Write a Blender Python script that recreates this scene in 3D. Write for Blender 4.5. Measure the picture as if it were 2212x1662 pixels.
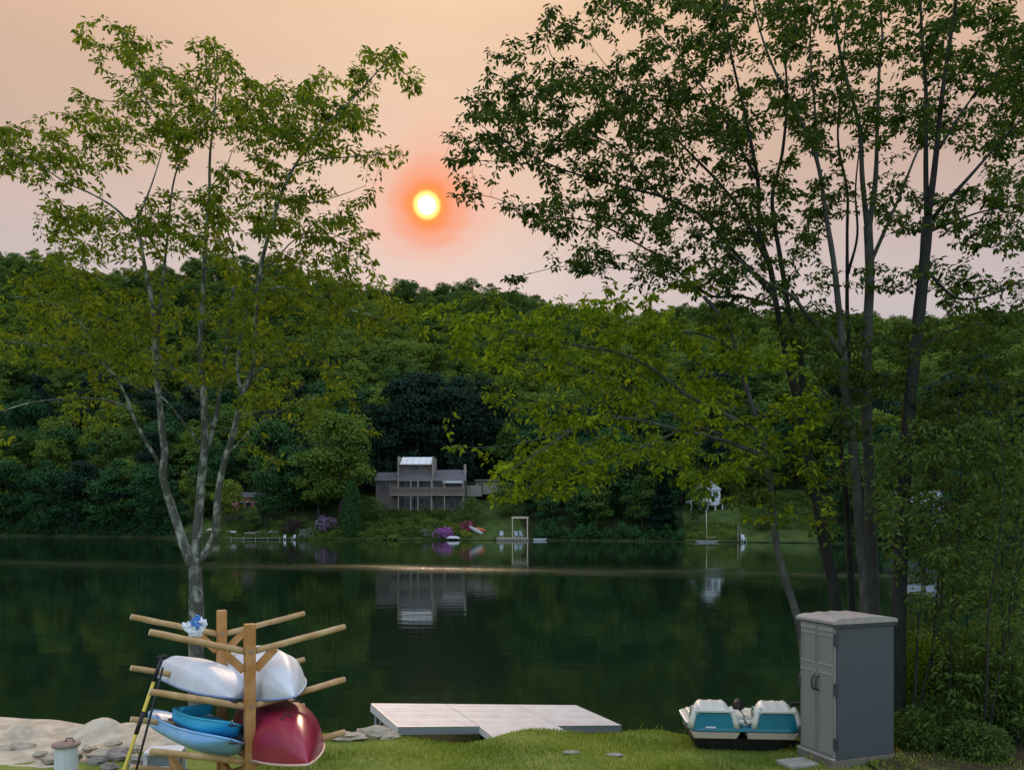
import bpy, math, random
import numpy as np
from mathutils import Vector, Matrix, noise as mnoise

random.seed(7)
RNG = np.random.default_rng(11)
sc = bpy.context.scene
for o in list(bpy.data.objects):
    bpy.data.objects.remove(o)
COL = sc.collection
R = math.radians

# ------------------------------------------------------------------ camera
F, CX, HY, CZ = 1700.0, 1106.0, 1126.0, 3.06     # focal length, centre and horizon in photo units; eye height
cam = bpy.data.cameras.new('camera')
cam.sensor_width = 36.0
cam.lens = 36.0 * F / 2212.0
cam.shift_y = (HY - 831.0) / 2212.0
cam.clip_start, cam.clip_end = 0.1, 4000.0
cam_o = bpy.data.objects.new('camera', cam)
cam_o.location = (0, 0, CZ)
cam_o.rotation_euler = (R(90), 0, 0)
COL.objects.link(cam_o)
sc.camera = cam_o

# ------------------------------------------------------------------ sky, smoke and sun
SUN = Vector(((922 - CX) / F, 1.0, (HY - 443) / F)).normalized()
sun_el = math.asin(SUN.z)
sun_az = math.atan2(SUN.x, SUN.y)
world = bpy.data.worlds.new('World')
sc.world = world
world.use_nodes = True
wt = world.node_tree
for n in list(wt.nodes):
    wt.nodes.remove(n)


def N(t, kind, **kw):
    n = t.nodes.new(kind)
    for k, v in kw.items():
        setattr(n, k, v)
    return n


def ramp(t, stops, src=None, interp='LINEAR'):
    n = t.nodes.new('ShaderNodeValToRGB')
    cr = n.color_ramp
    cr.interpolation = interp
    while len(cr.elements) > 1:
        cr.elements.remove(cr.elements[-1])
    for i, (p, c) in enumerate(stops):
        e = cr.elements[0] if i == 0 else cr.elements.new(p)
        e.position = p
        e.color = (*c, 1.0) if len(c) == 3 else c
    if src is not None:
        t.links.new(src, n.inputs[0])
    return n


def vmath(t, op, a, b=None):
    n = t.nodes.new('ShaderNodeVectorMath')
    n.operation = op
    for i, s in enumerate((a, b)):
        if s is None:
            continue
        if isinstance(s, (tuple, list, Vector)):
            n.inputs[i].default_value = s
        else:
            t.links.new(s, n.inputs[i])
    return n


def math_n(t, op, a, b=None, clamp=False):
    n = t.nodes.new('ShaderNodeMath')
    n.operation = op
    n.use_clamp = clamp
    for i, s in enumerate((a, b)):
        if s is None:
            continue
        if isinstance(s, (int, float)):
            n.inputs[i].default_value = s
        else:
            t.links.new(s, n.inputs[i])
    return n.outputs[0]


def mixc(t, fac, a, b, blend='MIX'):
    n = t.nodes.new('ShaderNodeMix')
    n.data_type = 'RGBA'
    n.blend_type = blend
    for idx, s in ((0, fac), (6, a), (7, b)):
        if isinstance(s, (int, float)):
            n.inputs[idx].default_value = s
        elif isinstance(s, (tuple, list)):
            n.inputs[idx].default_value = (*s, 1.0) if len(s) == 3 else s
        else:
            t.links.new(s, n.inputs[idx])
    return n.outputs[2]


tc = N(wt, 'ShaderNodeTexCoord')
vdir = vmath(wt, 'NORMALIZE', tc.outputs['Generated']).outputs[0]
sep = N(wt, 'ShaderNodeSeparateXYZ')
wt.links.new(vdir, sep.inputs[0])
elev = math_n(wt, 'DIVIDE', math_n(wt, 'ARCSINE', sep.outputs[2]), math.pi / 2, clamp=True)   # 0 horizon .. 1 zenith
cosang = vmath(wt, 'DOT_PRODUCT', vdir, SUN).outputs['Value']
ang = math_n(wt, 'MULTIPLY', math_n(wt, 'ARCCOSINE', math_n(wt, 'MINIMUM', cosang, 0.9999999)), 180 / math.pi)

sky = N(wt, 'ShaderNodeTexSky')
sky.sky_type = 'NISHITA'
sky.sun_disc = False
sky.sun_elevation = sun_el
sky.sun_rotation = sun_az
sky.air_density = 1.0
sky.dust_density = 2.0
sky.ozone_density = 1.0
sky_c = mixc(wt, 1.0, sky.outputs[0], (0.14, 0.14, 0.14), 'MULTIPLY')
# wildfire smoke lit by a low sun: mauve at the horizon, peach above it
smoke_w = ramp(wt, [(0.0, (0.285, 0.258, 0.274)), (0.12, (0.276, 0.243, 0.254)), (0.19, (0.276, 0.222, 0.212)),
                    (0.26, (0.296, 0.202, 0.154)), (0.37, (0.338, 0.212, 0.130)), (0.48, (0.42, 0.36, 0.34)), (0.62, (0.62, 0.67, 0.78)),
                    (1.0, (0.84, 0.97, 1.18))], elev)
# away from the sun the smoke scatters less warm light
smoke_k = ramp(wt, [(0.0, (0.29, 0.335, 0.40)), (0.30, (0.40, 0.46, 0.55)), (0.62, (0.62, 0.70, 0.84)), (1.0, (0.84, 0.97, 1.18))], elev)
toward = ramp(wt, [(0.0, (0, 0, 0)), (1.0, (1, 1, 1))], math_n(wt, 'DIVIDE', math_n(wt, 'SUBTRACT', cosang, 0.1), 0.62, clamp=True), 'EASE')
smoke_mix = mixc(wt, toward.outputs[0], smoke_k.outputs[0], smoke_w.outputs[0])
wn = N(wt, 'ShaderNodeTexNoise')
wn.inputs['Scale'].default_value = 2.2
wn.inputs['Detail'].default_value = 3
wmap = N(wt, 'ShaderNodeMapping')
wmap.inputs['Scale'].default_value = (1, 1, 3.5)
wt.links.new(vdir, wmap.inputs[0])
wt.links.new(wmap.outputs[0], wn.inputs[0])
veil = ramp(wt, [(0.3, (0.91, 0.92, 0.935)), (0.7, (1.07, 1.06, 1.05))], wn.outputs[0])
smoke_c = mixc(wt, 1.0, smoke_mix, veil.outputs[0], 'MULTIPLY')
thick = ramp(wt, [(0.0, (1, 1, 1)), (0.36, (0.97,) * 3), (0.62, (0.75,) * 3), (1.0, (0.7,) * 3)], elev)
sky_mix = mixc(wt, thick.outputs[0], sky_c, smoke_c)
# aureole of the sun in the smoke
n_h = N(wt, 'ShaderNodeTexNoise')
n_h.inputs['Scale'].default_value = 7.0
n_h.inputs['Detail'].default_value = 2.0
wt.links.new(wmap.outputs[0], n_h.inputs[0])
ang_h = math_n(wt, 'MULTIPLY', ang, math_n(wt, 'ADD', 0.55, math_n(wt, 'MULTIPLY', n_h.outputs[0], 0.9)))
a1 = ramp(wt, [(0.0, (1, 1, 1)), (0.10, (0.96,) * 3), (0.20, (0.64,) * 3), (0.32, (0.32,) * 3), (0.52, (0.11,) * 3), (1.0, (0, 0, 0))],
          math_n(wt, 'DIVIDE', ang_h, 10.0, clamp=True), 'EASE')
aur_c = ramp(wt, [(0.0, (0.49, 0.135, 0.024)), (0.16, (0.48, 0.120, 0.032)), (0.30, (0.45, 0.140, 0.085)), (1.0, (0.38, 0.20, 0.15))],
             math_n(wt, 'DIVIDE', ang_h, 10.0, clamp=True))
sky_mix = mixc(wt, a1.outputs[0], sky_mix, aur_c.outputs[0])
disc = ramp(wt, [(0.0, (5.0, 4.6, 3.8)), (0.16, (4.4, 3.8, 2.6)), (0.31, (1.0, 0.55, 0.16)), (0.50, (0.10, 0.03, 0.0)), (0.7, (0, 0, 0))],
            math_n(wt, 'DIVIDE', ang, 2.0, clamp=True))
sky_mix = mixc(wt, 1.0, sky_mix, disc.outputs[0], 'ADD')
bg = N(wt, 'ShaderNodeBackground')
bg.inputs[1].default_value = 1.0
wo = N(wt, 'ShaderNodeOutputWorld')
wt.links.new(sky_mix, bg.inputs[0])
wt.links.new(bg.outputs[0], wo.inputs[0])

sl = bpy.data.lights.new('sun', 'SUN')
sl.energy = 0.55
sl.angle = R(6.0)
sl.color = (1.0, 0.70, 0.44)
sun_o = bpy.data.objects.new('sun', sl)
sun_o.rotation_euler = SUN.to_track_quat('Z', 'Y').to_euler()
sun_o.location = (-10, 60, 60)
COL.objects.link(sun_o)

vs = sc.view_settings
vs.view_transform = 'Standard'
vs.look = 'None'
vs.exposure = 1.1
vs.gamma = 1.0
vs.use_curve_mapping = False
sc.render.engine = 'CYCLES'
cy = sc.cycles
cy.use_denoising = True
cy.max_bounces = 6
cy.diffuse_bounces = 3
cy.glossy_bounces = 3
cy.transmission_bounces = 4
cy.transparent_max_bounces = 4
cy.sample_clamp_indirect = 3.0
cy.caustics_reflective = False
cy.caustics_refractive = False


# ------------------------------------------------------------------ helpers
def U(px, py, d):
    """place in the world of a photo point at distance d"""
    return Vector(((px - CX) / F * d, d, CZ + (HY - py) / F * d))


def sm(a, b, x):
    t = np.clip((x - a) / (b - a), 0, 1)
    return t * t * (3 - 2 * t)


MATS = {}


def mat(name, col, rough=0.6, var=0.12, scale=6.0, bump=0.0, bscale=40.0, spec=0.5, metal=0.0, stretch=None, col2=None, c2=(0.45, 0.6), coat=0.0):
    m = bpy.data.materials.new(name)
    m.use_nodes = True
    t = m.node_tree
    b = t.nodes['Principled BSDF']
    b.inputs['Roughness'].default_value = rough
    b.inputs['Specular IOR Level'].default_value = spec
    b.inputs['Metallic'].default_value = metal
    b.inputs['Coat Weight'].default_value = coat
    tcn = N(t, 'ShaderNodeTexCoord')
    mp = N(t, 'ShaderNodeMapping')
    if stretch:
        mp.inputs['Scale'].default_value = stretch
    t.links.new(tcn.outputs['Object'], mp.inputs[0])
    nz = N(t, 'ShaderNodeTexNoise')
    nz.inputs['Scale'].default_value = scale
    nz.inputs['Detail'].default_value = 5
    nz.inputs['Roughness'].default_value = 0.62
    t.links.new(mp.outputs[0], nz.inputs[0])
    if col2 is None:
        lo = tuple(c * (1 - var) for c in col)
        hi = tuple(min(1, c * (1 + var)) for c in col)
        rp = ramp(t, [(0.3, lo), (0.7, hi)], nz.outputs[0])
    else:
        rp = ramp(t, [(c2[0], col), (c2[1], col2)], nz.outputs[0])
    out = rp.outputs[0]
    t.links.new(out, b.inputs['Base Color'])
    if bump > 0:
        nb = N(t, 'ShaderNodeTexNoise')
        nb.inputs['Scale'].default_value = bscale
        nb.inputs['Detail'].default_value = 6
        t.links.new(mp.outputs[0], nb.inputs[0])
        bp = N(t, 'ShaderNodeBump')
        bp.inputs['Strength'].default_value = bump
        bp.inputs['Distance'].default_value = 0.02
        t.links.new(nb.outputs[0], bp.inputs['Height'])
        t.links.new(bp.outputs[0], b.inputs['Normal'])
    MATS[name] = m
    return m


def leaf_mat(name, stops, trans=0.4, rough=0.65, obj_rand=0.0, spec=0.12):
    """leaf colours spread over the attribute rnd, and over whole plants with the object's random number"""
    m = bpy.data.materials.new(name)
    m.use_nodes = True
    t = m.node_tree
    for n in list(t.nodes):
        t.nodes.remove(n)
    at = N(t, 'ShaderNodeAttribute')
    at.attribute_name = 'rnd'
    fac = at.outputs['Fac']
    if obj_rand > 0:
        oi = N(t, 'ShaderNodeObjectInfo')
        fac = math_n(t, 'ADD', math_n(t, 'MULTIPLY', fac, 1 - obj_rand), math_n(t, 'MULTIPLY', oi.outputs['Random'], obj_rand))
    rp = ramp(t, stops, fac)
    pb = N(t, 'ShaderNodeBsdfPrincipled')
    pb.inputs['Roughness'].default_value = rough
    pb.inputs['Specular IOR Level'].default_value = spec
    t.links.new(rp.outputs[0], pb.inputs['Base Color'])
    tr = N(t, 'ShaderNodeBsdfTranslucent')
    tcol = mixc(t, 1.0, rp.outputs[0], (1.35, 1.35, 0.6), 'MULTIPLY')
    t.links.new(tcol, tr.inputs[0])
    mx = N(t, 'ShaderNodeMixShader')
    mx.inputs[0].default_value = trans
    t.links.new(pb.outputs[0], mx.inputs[1])
    t.links.new(tr.outputs[0], mx.inputs[2])
    o = N(t, 'ShaderNodeOutputMaterial')
    t.links.new(mx.outputs[0], o.inputs[0])
    MATS[name] = m
    return m


ORG = {}


def tag(o, label=None, cat=None, group=None, kind=None):
    if label:
        o['label'] = label
    if cat:
        o['category'] = cat
    if group:
        o['group'] = group
    if kind:
        o['kind'] = kind
    return o


def thing(name, loc, label, cat, group=None):
    o = bpy.data.objects.new(name, None)
    o.empty_display_size = 0.2
    o.location = loc
    COL.objects.link(o)
    ORG[o.name] = Vector(loc)
    return tag(o, label, cat, group)


def link_mesh(name, me, parent=None, loc=None):
    o = bpy.data.objects.new(name, me)
    COL.objects.link(o)
    if parent is not None:
        o.parent = parent
        ORG[o.name] = ORG[parent.name]
    else:
        o.location = loc if loc is not None else (0, 0, 0)
        ORG[o.name] = Vector(o.location)
    return o


def np_mesh(name, v, faces_flat, counts, material, smooth=False, rnd=None):
    me = bpy.data.meshes.new(name)
    v = np.asarray(v, dtype=np.float32)
    me.vertices.add(len(v))
    me.vertices.foreach_set('co', v.ravel())
    faces_flat = np.asarray(faces_flat, dtype=np.int32)
    counts = np.asarray(counts, dtype=np.int32)
    me.loops.add(len(faces_flat))
    me.loops.foreach_set('vertex_index', faces_flat)
    me.polygons.add(len(counts))
    starts = np.concatenate(([0], np.cumsum(counts)[:-1])).astype(np.int32)
    me.polygons.foreach_set('loop_start', starts)
    me.polygons.foreach_set('use_smooth', np.full(len(counts), smooth))
    if rnd is not None:
        a = me.attributes.new('rnd', 'FLOAT', 'POINT')
        a.data.foreach_set('value', np.asarray(rnd, dtype=np.float32))
    me.update(calc_edges=True)
    if material is not None:
        me.materials.append(material)
    return me


class MB:
    """collects shapes in world coordinates; build() links them as ONE mesh"""

    def __init__(self):
        self.v, self.f = [], []

    def add(self, vs_, fs):
        k = len(self.v)
        self.v += [tuple(p) for p in vs_]
        self.f += [tuple(i + k for i in f) for f in fs]
        return self

    def box(self, c, s, rz=0.0, rot=None, taper=(1, 1)):
        x, y, z = s[0] / 2, s[1] / 2, s[2] / 2
        tx, ty = taper
        p = [(-x, -y, -z), (x, -y, -z), (x, y, -z), (-x, y, -z), (-x * tx, -y * ty, z), (x * tx, -y * ty, z), (x * tx, y * ty, z), (-x * tx, y * ty, z)]
        M = rot if rot is not None else Matrix.Rotation(rz, 3, 'Z')
        c = Vector(c)
        return self.add([M @ Vector(q) + c for q in p], [(0, 3, 2, 1), (4, 5, 6, 7), (0, 1, 5, 4), (1, 2, 6, 5), (2, 3, 7, 6), (3, 0, 4, 7)])

    def span(self, x0, x1, y0, y1, z0, z1):
        return self.box(((x0 + x1) / 2, (y0 + y1) / 2, (z0 + z1) / 2), (abs(x1 - x0), abs(y1 - y0), abs(z1 - z0)))

    def beam(self, p0, p1, w, h, up=(0, 0, 1)):
        p0, p1 = Vector(p0), Vector(p1)
        d = (p1 - p0)
        L = d.length
        d.normalize()
        u = Vector(up)
        s = d.cross(u)
        if s.length < 1e-4:
            s = d.cross(Vector((1, 0, 0)))
        s.normalize()
        u = s.cross(d)
        M = Matrix((s, d, u)).transposed()
        return self.box((p0 + p1) / 2, (w, L, h), rot=M)

    def tube(self, pts, radii, n=8, cap=True):
        pts = [Vector(p) for p in pts]
        if not hasattr(radii, '__len__'):
            radii = [radii] * len(pts)
        k = len(self.v)
        ref = Vector((0.31, 0.87, 0.2)).normalized()
        for i, p in enumerate(pts):
            d = (pts[min(i + 1, len(pts) - 1)] - pts[max(i - 1, 0)])
            d = d.normalized() if d.length > 1e-9 else Vector((0, 0, 1))
            a = d.cross(ref)
            if a.length < 1e-3:
                a = d.cross(Vector((1, 0, 0)))
            a.normalize()
            b = d.cross(a)
            ref = (ref - d * ref.dot(d))
            ref = ref.normalized() if ref.length > 1e-3 else b
            for j in range(n):
                t = 2 * math.pi * j / n
                self.v.append(tuple(p + (a * math.cos(t) + b * math.sin(t)) * radii[i]))
        for i in range(len(pts) - 1):
            for j in range(n):
                self.f.append((k + i * n + j, k + i * n + (j + 1) % n, k + (i + 1) * n + (j + 1) % n, k + (i + 1) * n + j))
        if cap:
            self.f.append(tuple(k + j for j in reversed(range(n))))
            self.f.append(tuple(k + (len(pts) - 1) * n + j for j in range(n)))
        return self

    def lathe(self, c, prof, n=20, sx=1.0, sy=1.0):
        """prof: list of (r, z)"""
        c = Vector(c)
        k = len(self.v)
        for r, z in prof:
            for j in range(n):
                t = 2 * math.pi * j / n
                self.v.append((c.x + sx * r * math.cos(t), c.y + sy * r * math.sin(t), c.z + z))
        for i in range(len(prof) - 1):
            for j in range(n):
                self.f.append((k + i * n + j, k + i * n + (j + 1) % n, k + (i + 1) * n + (j + 1) % n, k + (i + 1) * n + j))
        self.f.append(tuple(k + j for j in reversed(range(n))))
        self.f.append(tuple(k + (len(prof) - 1) * n + j for j in range(n)))
        return self

    def lump(self, c, r, seed=0, n=12, m=8, rough=0.25, flat=0.0):
        """uneven stone-like lump"""
        c = Vector(c)
        k = len(self.v)
        for i in range(m + 1):
            ph = math.pi * i / m
            for j in range(n):
                th = 2 * math.pi * j / n
                d = Vector((math.sin(ph) * math.cos(th), math.sin(ph) * math.sin(th), math.cos(ph)))
                s = 1 + rough * mnoise.noise(d * 1.7 + Vector((seed * 3.1, seed, 0))) * 1.6
                self.v.append((c.x + d.x * r[0] * s, c.y + d.y * r[1] * s, c.z + max(d.z, -1 + flat) * r[2] * s))
        for i in range(m):
            for j in range(n):
                self.f.append((k + i * n + j, k + (i + 1) * n + j, k + (i + 1) * n + (j + 1) % n, k + i * n + (j + 1) % n))
        return self

    def build(self, name, material, parent=None, smooth=False, bevel=0.0, loc=None):
        org = ORG[parent.name] if parent is not None else (Vector(loc) if loc is not None else Vector((0, 0, 0)))
        me = bpy.data.meshes.new(name)
        me.from_pydata([(p[0] - org.x, p[1] - org.y, p[2] - org.z) for p in self.v], [], self.f)
        me.materials.append(material)
        if smooth:
            me.shade_smooth()
        o = link_mesh(name, me, parent, loc)
        if bevel > 0:
            md = o.modifiers.new('bevel', 'BEVEL')
            md.width = bevel
            md.segments = 2
            md.limit_method = 'ANGLE'
        return o


def leaves(P, D, Nn, L, W, fold=0.25, hexa=True, rnd=None):
    """leaf blades: base points P, directions D, normals Nn (all n x 3), lengths L, widths W"""
    n = len(P)
    D = D / (np.linalg.norm(D, axis=1, keepdims=True) + 1e-9)
    S = np.cross(D, Nn)
    S /= (np.linalg.norm(S, axis=1, keepdims=True) + 1e-9)
    Up = np.cross(S, D)
    L = np.broadcast_to(L, (n,))[:, None]
    W = np.broadcast_to(W, (n,))[:, None]
    if rnd is None:
        rnd = RNG.random(n)
    if hexa:
        lift = Up * W * fold
        v = np.stack([P, P + D * L * .30 + S * W * .5 + lift, P + D * L * .68 + S * W * .42 + lift * .6 - Up * L * .05, P + D * L - Up * L * .16,
                      P + D * L * .68 - S * W * .42 + lift * .6 - Up * L * .05, P + D * L * .30 - S * W * .5 + lift], axis=1)
        base = np.arange(n)[:, None] * 6
        f = np.concatenate([base + np.array([0, 1, 2, 3]), base + np.array([0, 3, 4, 5])], axis=1).reshape(-1)
        cnt = np.full(2 * n, 4)
        return v.reshape(-1, 3), f, cnt, np.repeat(rnd, 6)
    lift = Up * W * fold
    v = np.stack([P, P + D * L * .5 + S * W * .5 + lift, P + D * L, P + D * L * .5 - S * W * .5 + lift], axis=1)
    base = np.arange(n)[:, None] * 4
    f = (base + np.array([0, 1, 2, 3])).reshape(-1)
    return v.reshape(-1, 3), f, np.full(n, 4), np.repeat(rnd, 4)


def unit(n):
    v = RNG.normal(size=(n, 3))
    return v / np.linalg.norm(v, axis=1, keepdims=True)


# ------------------------------------------------------------------ materials
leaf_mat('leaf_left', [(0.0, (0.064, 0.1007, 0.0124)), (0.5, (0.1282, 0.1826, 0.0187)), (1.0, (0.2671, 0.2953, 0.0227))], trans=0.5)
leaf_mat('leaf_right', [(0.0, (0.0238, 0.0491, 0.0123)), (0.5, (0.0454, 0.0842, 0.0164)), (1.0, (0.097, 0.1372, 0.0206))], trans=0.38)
leaf_mat('leaf_yellow', [(0.0, (0.0654, 0.114, 0.0088)), (0.5, (0.139, 0.2201, 0.0142)), (1.0, (0.3016, 0.3876, 0.0226))], trans=0.5)
leaf_mat('leaf_dark', [(0.0, (0.0409, 0.0816, 0.0219)), (0.5, (0.0818, 0.1456, 0.0345)), (1.0, (0.1409, 0.2136, 0.0439))], trans=0.35)
leaf_mat('wood_leaf', [(0.0, (0.0349, 0.0825, 0.0192)), (0.35, (0.066, 0.129, 0.0247)), (0.7, (0.1166, 0.1864, 0.0275)), (1.0, (0.1904, 0.2473, 0.0329))], trans=0.25, obj_rand=0.72)
leaf_mat('shore_leaf', [(0.0, (0.0155, 0.0583, 0.0251)), (0.5, (0.031, 0.0995, 0.0326)), (1.0, (0.059, 0.1476, 0.0376))], trans=0.2, obj_rand=0.5)
leaf_mat('conifer_leaf', [(0.0, (0.0072, 0.022, 0.0162)), (0.6, (0.0144, 0.0413, 0.0243)), (1.0, (0.0264, 0.0606, 0.0297))], trans=0.1, obj_rand=0.4)
leaf_mat('shrub_leaf', [(0.0, (0.0463, 0.0941, 0.0218)), (0.5, (0.0928, 0.1548, 0.0311)), (1.0, (0.1785, 0.2277, 0.0435))], trans=0.25, obj_rand=0.5)
leaf_mat('shrub_yellow', [(0.0, (0.10, 0.14, 0.02)), (1.0, (0.26, 0.30, 0.05))], trans=0.3)
leaf_mat('flower_purple', [(0.0, (0.24, 0.0525, 0.3)), (0.6, (0.51, 0.12, 0.63)), (1.0, (0.75, 0.255, 0.84))], trans=0.2)
leaf_mat('flower_lilac', [(0.0, (0.18, 0.09, 0.24)), (1.0, (0.54, 0.3, 0.63))], trans=0.2)
leaf_mat('flower_pink', [(0.0, (0.27, 0.0525, 0.105)), (1.0, (0.63, 0.18, 0.27))], trans=0.2)
leaf_mat('leaf_plum', [(0.0, (0.018, 0.012, 0.021)), (1.0, (0.075, 0.036, 0.054))], trans=0.2)
leaf_mat('leaf_whitegreen', [(0.0, (0.07, 0.12, 0.07)), (1.0, (0.30, 0.38, 0.32))], trans=0.2)
leaf_mat('grass_blade', [(0.0, (0.1148, 0.1688, 0.027)), (0.5, (0.2025, 0.2767, 0.0405)), (0.9, (0.3038, 0.3578, 0.0675)), (1.0, (0.459, 0.432, 0.135))], trans=0.3)
mat('bark_lichen', (0.080, 0.088, 0.074), 0.9, bump=0.7, bscale=30, scale=9, col2=(0.34, 0.37, 0.33), c2=(0.48, 0.64), stretch=(1, 1, 0.55), spec=0.15)
mat('bark_dark', (0.034, 0.035, 0.033), 0.92, var=0.4, bump=0.8, bscale=26, scale=8, stretch=(1, 1, 0.3), spec=0.12)
mat('bark_grey', (0.080, 0.086, 0.078), 0.9, var=0.4, bump=0.5, bscale=26, scale=7, stretch=(1, 1, 0.45), spec=0.12)
mat('twig', (0.045, 0.036, 0.028), 0.9, var=0.3, spec=0.1)
mat('far_bark', (0.07, 0.065, 0.058), 0.95, var=0.4, scale=2, spec=0.1)
mat('pole_wood', (0.42, 0.195, 0.055), 0.62, bump=0.25, bscale=18, scale=5, col2=(0.52, 0.29, 0.11), c2=(0.4, 0.65), stretch=(1, 1, 1), spec=0.3)
mat('arm_wood', (0.42, 0.26, 0.115), 0.7, bump=0.3, bscale=20, scale=7, col2=(0.54, 0.38, 0.20), c2=(0.4, 0.65), spec=0.25)
mat('arm_end', (0.66, 0.55, 0.38), 0.8, var=0.15, scale=20)
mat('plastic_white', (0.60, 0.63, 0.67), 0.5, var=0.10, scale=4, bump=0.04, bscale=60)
mat('plastic_shadow', (0.20, 0.27, 0.45), 0.5, var=0.1)  # white kayak plastic with its blue underside shade put into the colour
mat('plastic_lightblue', (0.15, 0.42, 0.82), 0.42, scale=1.6, col2=(0.33, 0.58, 0.86), c2=(0.35, 0.7), bump=0.03)
mat('plastic_teal', (0.02, 0.38, 0.58), 0.40, var=0.15, scale=2.5, bump=0.03)
mat('canoe_red', (0.29, 0.013, 0.045), 0.33, var=0.12, scale=3, bump=0.03, bscale=14, coat=0.08)
mat('canoe_rim', (0.62, 0.45, 0.36), 0.5, var=0.1)
mat('rubber_black', (0.012, 0.012, 0.013), 0.6, var=0.2)
mat('paddle_yellow', (0.62, 0.47, 0.05), 0.45, var=0.1)
mat('bag_white', (0.70, 0.74, 0.80), 0.4, var=0.05)
mat('bag_blue', (0.06, 0.24, 0.62), 0.4, var=0.2)
mat('pipe_white', (0.62, 0.67, 0.70), 0.45, var=0.10, scale=5, stretch=(6, 6, .6), bump=0.03)
mat('cap_rust', (0.25, 0.17, 0.145), 0.7, var=0.25, scale=12, bump=0.3)
mat('sand', (0.42, 0.355, 0.26), 0.95, scale=3.2, col2=(0.58, 0.51, 0.40), c2=(0.4, 0.62), bump=1.0, bscale=9, spec=0.1)
mat('rock', (0.40, 0.35, 0.27), 0.95, var=0.2, scale=5, bump=1.0, bscale=14, spec=0.15)
mat('slate', (0.30, 0.30, 0.265), 0.9, var=0.2, scale=8, bump=0.4)
mat('dock_top', (0.51, 0.50, 0.51), 0.6, var=0.14, scale=3, stretch=(1, 1, 1), bump=0.06, bscale=12)
mat('dock_white', (0.66, 0.64, 0.60), 0.5, var=0.05)
mat('dock_metal', (0.26, 0.30, 0.33), 0.45, var=0.12, scale=6, stretch=(0.6, 1, 3), metal=0.25)
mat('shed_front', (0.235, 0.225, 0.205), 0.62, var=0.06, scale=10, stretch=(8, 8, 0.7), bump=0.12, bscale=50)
mat('shed_side_shaded', (0.064, 0.078, 0.084), 0.62, var=0.05, scale=4, bump=0.10, bscale=60)  # same cabinet plastic, with the shade on its side put into the colour
mat('shed_lid', (0.33, 0.30, 0.275), 0.7, var=0.14, scale=5, bump=0.15)
mat('shed_dark', (0.04, 0.042, 0.045), 0.5, var=0.1)
mat('shed_trim', (0.32, 0.31, 0.28), 0.7, var=0.1)
mat('plinth', (0.17, 0.15, 0.12), 0.9, var=0.18, scale=8, bump=0.3)
mat('pedal_teal', (0.004, 0.17, 0.235), 0.3, var=0.12, scale=3)
mat('pedal_white', (0.62, 0.63, 0.57), 0.45, var=0.10, scale=5)
mat('pedal_cream', (0.55, 0.47, 0.38), 0.5, var=0.1)
mat('house_siding', (0.135, 0.115, 0.100), 0.85, var=0.14, scale=1.2, stretch=(0.3, 0.3, 4))
mat('house_trim', (0.27, 0.24, 0.205), 0.8, var=0.1)
mat('house_roof', (0.105, 0.095, 0.105), 0.9, var=0.2, scale=2.0, stretch=(0.4, 1, 3))
mat('roof_white', (0.80, 0.80, 0.80), 0.35, var=0.04)
mat('glass_dark', (0.012, 0.014, 0.018), 0.12, var=0.2, spec=0.35)
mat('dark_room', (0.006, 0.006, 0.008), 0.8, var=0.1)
mat('white_paint', (0.52, 0.57, 0.60), 0.6, var=0.05)
mat('grey_paint', (0.36, 0.42, 0.48), 0.6, var=0.08)
mat('brick_pink', (0.34, 0.145, 0.115), 0.9, var=0.2, scale=2.5)
mat('grey_wood', (0.26, 0.24, 0.21), 0.85, var=0.18, scale=3)
mat('raft_wood', (0.55, 0.47, 0.36), 0.8, var=0.12, scale=3)
mat('boat_orange', (0.55, 0.13, 0.05), 0.4, var=0.1)
mat('stone_grey', (0.23, 0.21, 0.19), 0.95, var=0.3, scale=1.5, bump=0.6, bscale=3)


def ground_mat(name, stops, scale, bump=0.4, bscale=8.0, stretch=None):
    m = mat(name, (0.1, 0.1, 0.1), 0.95, scale=scale, bump=bump, bscale=bscale, spec=0.1, stretch=stretch)
    t = m.node_tree
    rp = [n for n in t.nodes if n.type == 'VALTORGB'][0]
    cr = rp.color_ramp
    while len(cr.elements) > 1:
        cr.elements.remove(cr.elements[-1])
    for i, (p, c) in enumerate(stops):
        e = cr.elements[0] if i == 0 else cr.elements.new(p)
        e.position = p
        e.color = (*c, 1)
    return m


ground_mat('lawn', [(0.30, (0.10, 0.14, 0.026)), (0.48, (0.16, 0.21, 0.04)), (0.62, (0.21, 0.24, 0.055)), (0.74, (0.30, 0.26, 0.12))], 1.6, bscale=30)
ground_mat('bare_earth', [(0.3, (0.028, 0.022, 0.014)), (0.55, (0.060, 0.045, 0.026)), (0.75, (0.11, 0.08, 0.05))], 4.0, bscale=20, bump=0.8)
ground_mat('far_ground', [(0.30, (0.012, 0.018, 0.008)), (0.48, (0.022, 0.034, 0.012)), (0.66, (0.034, 0.050, 0.018))], 0.16, bscale=0.8, bump=0.6)


ground_mat('far_lawn', [(0.30, (0.026, 0.046, 0.012)), (0.48, (0.044, 0.072, 0.017)), (0.66, (0.066, 0.10, 0.024))], 0.35, bscale=1.6, bump=0.5)


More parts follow.
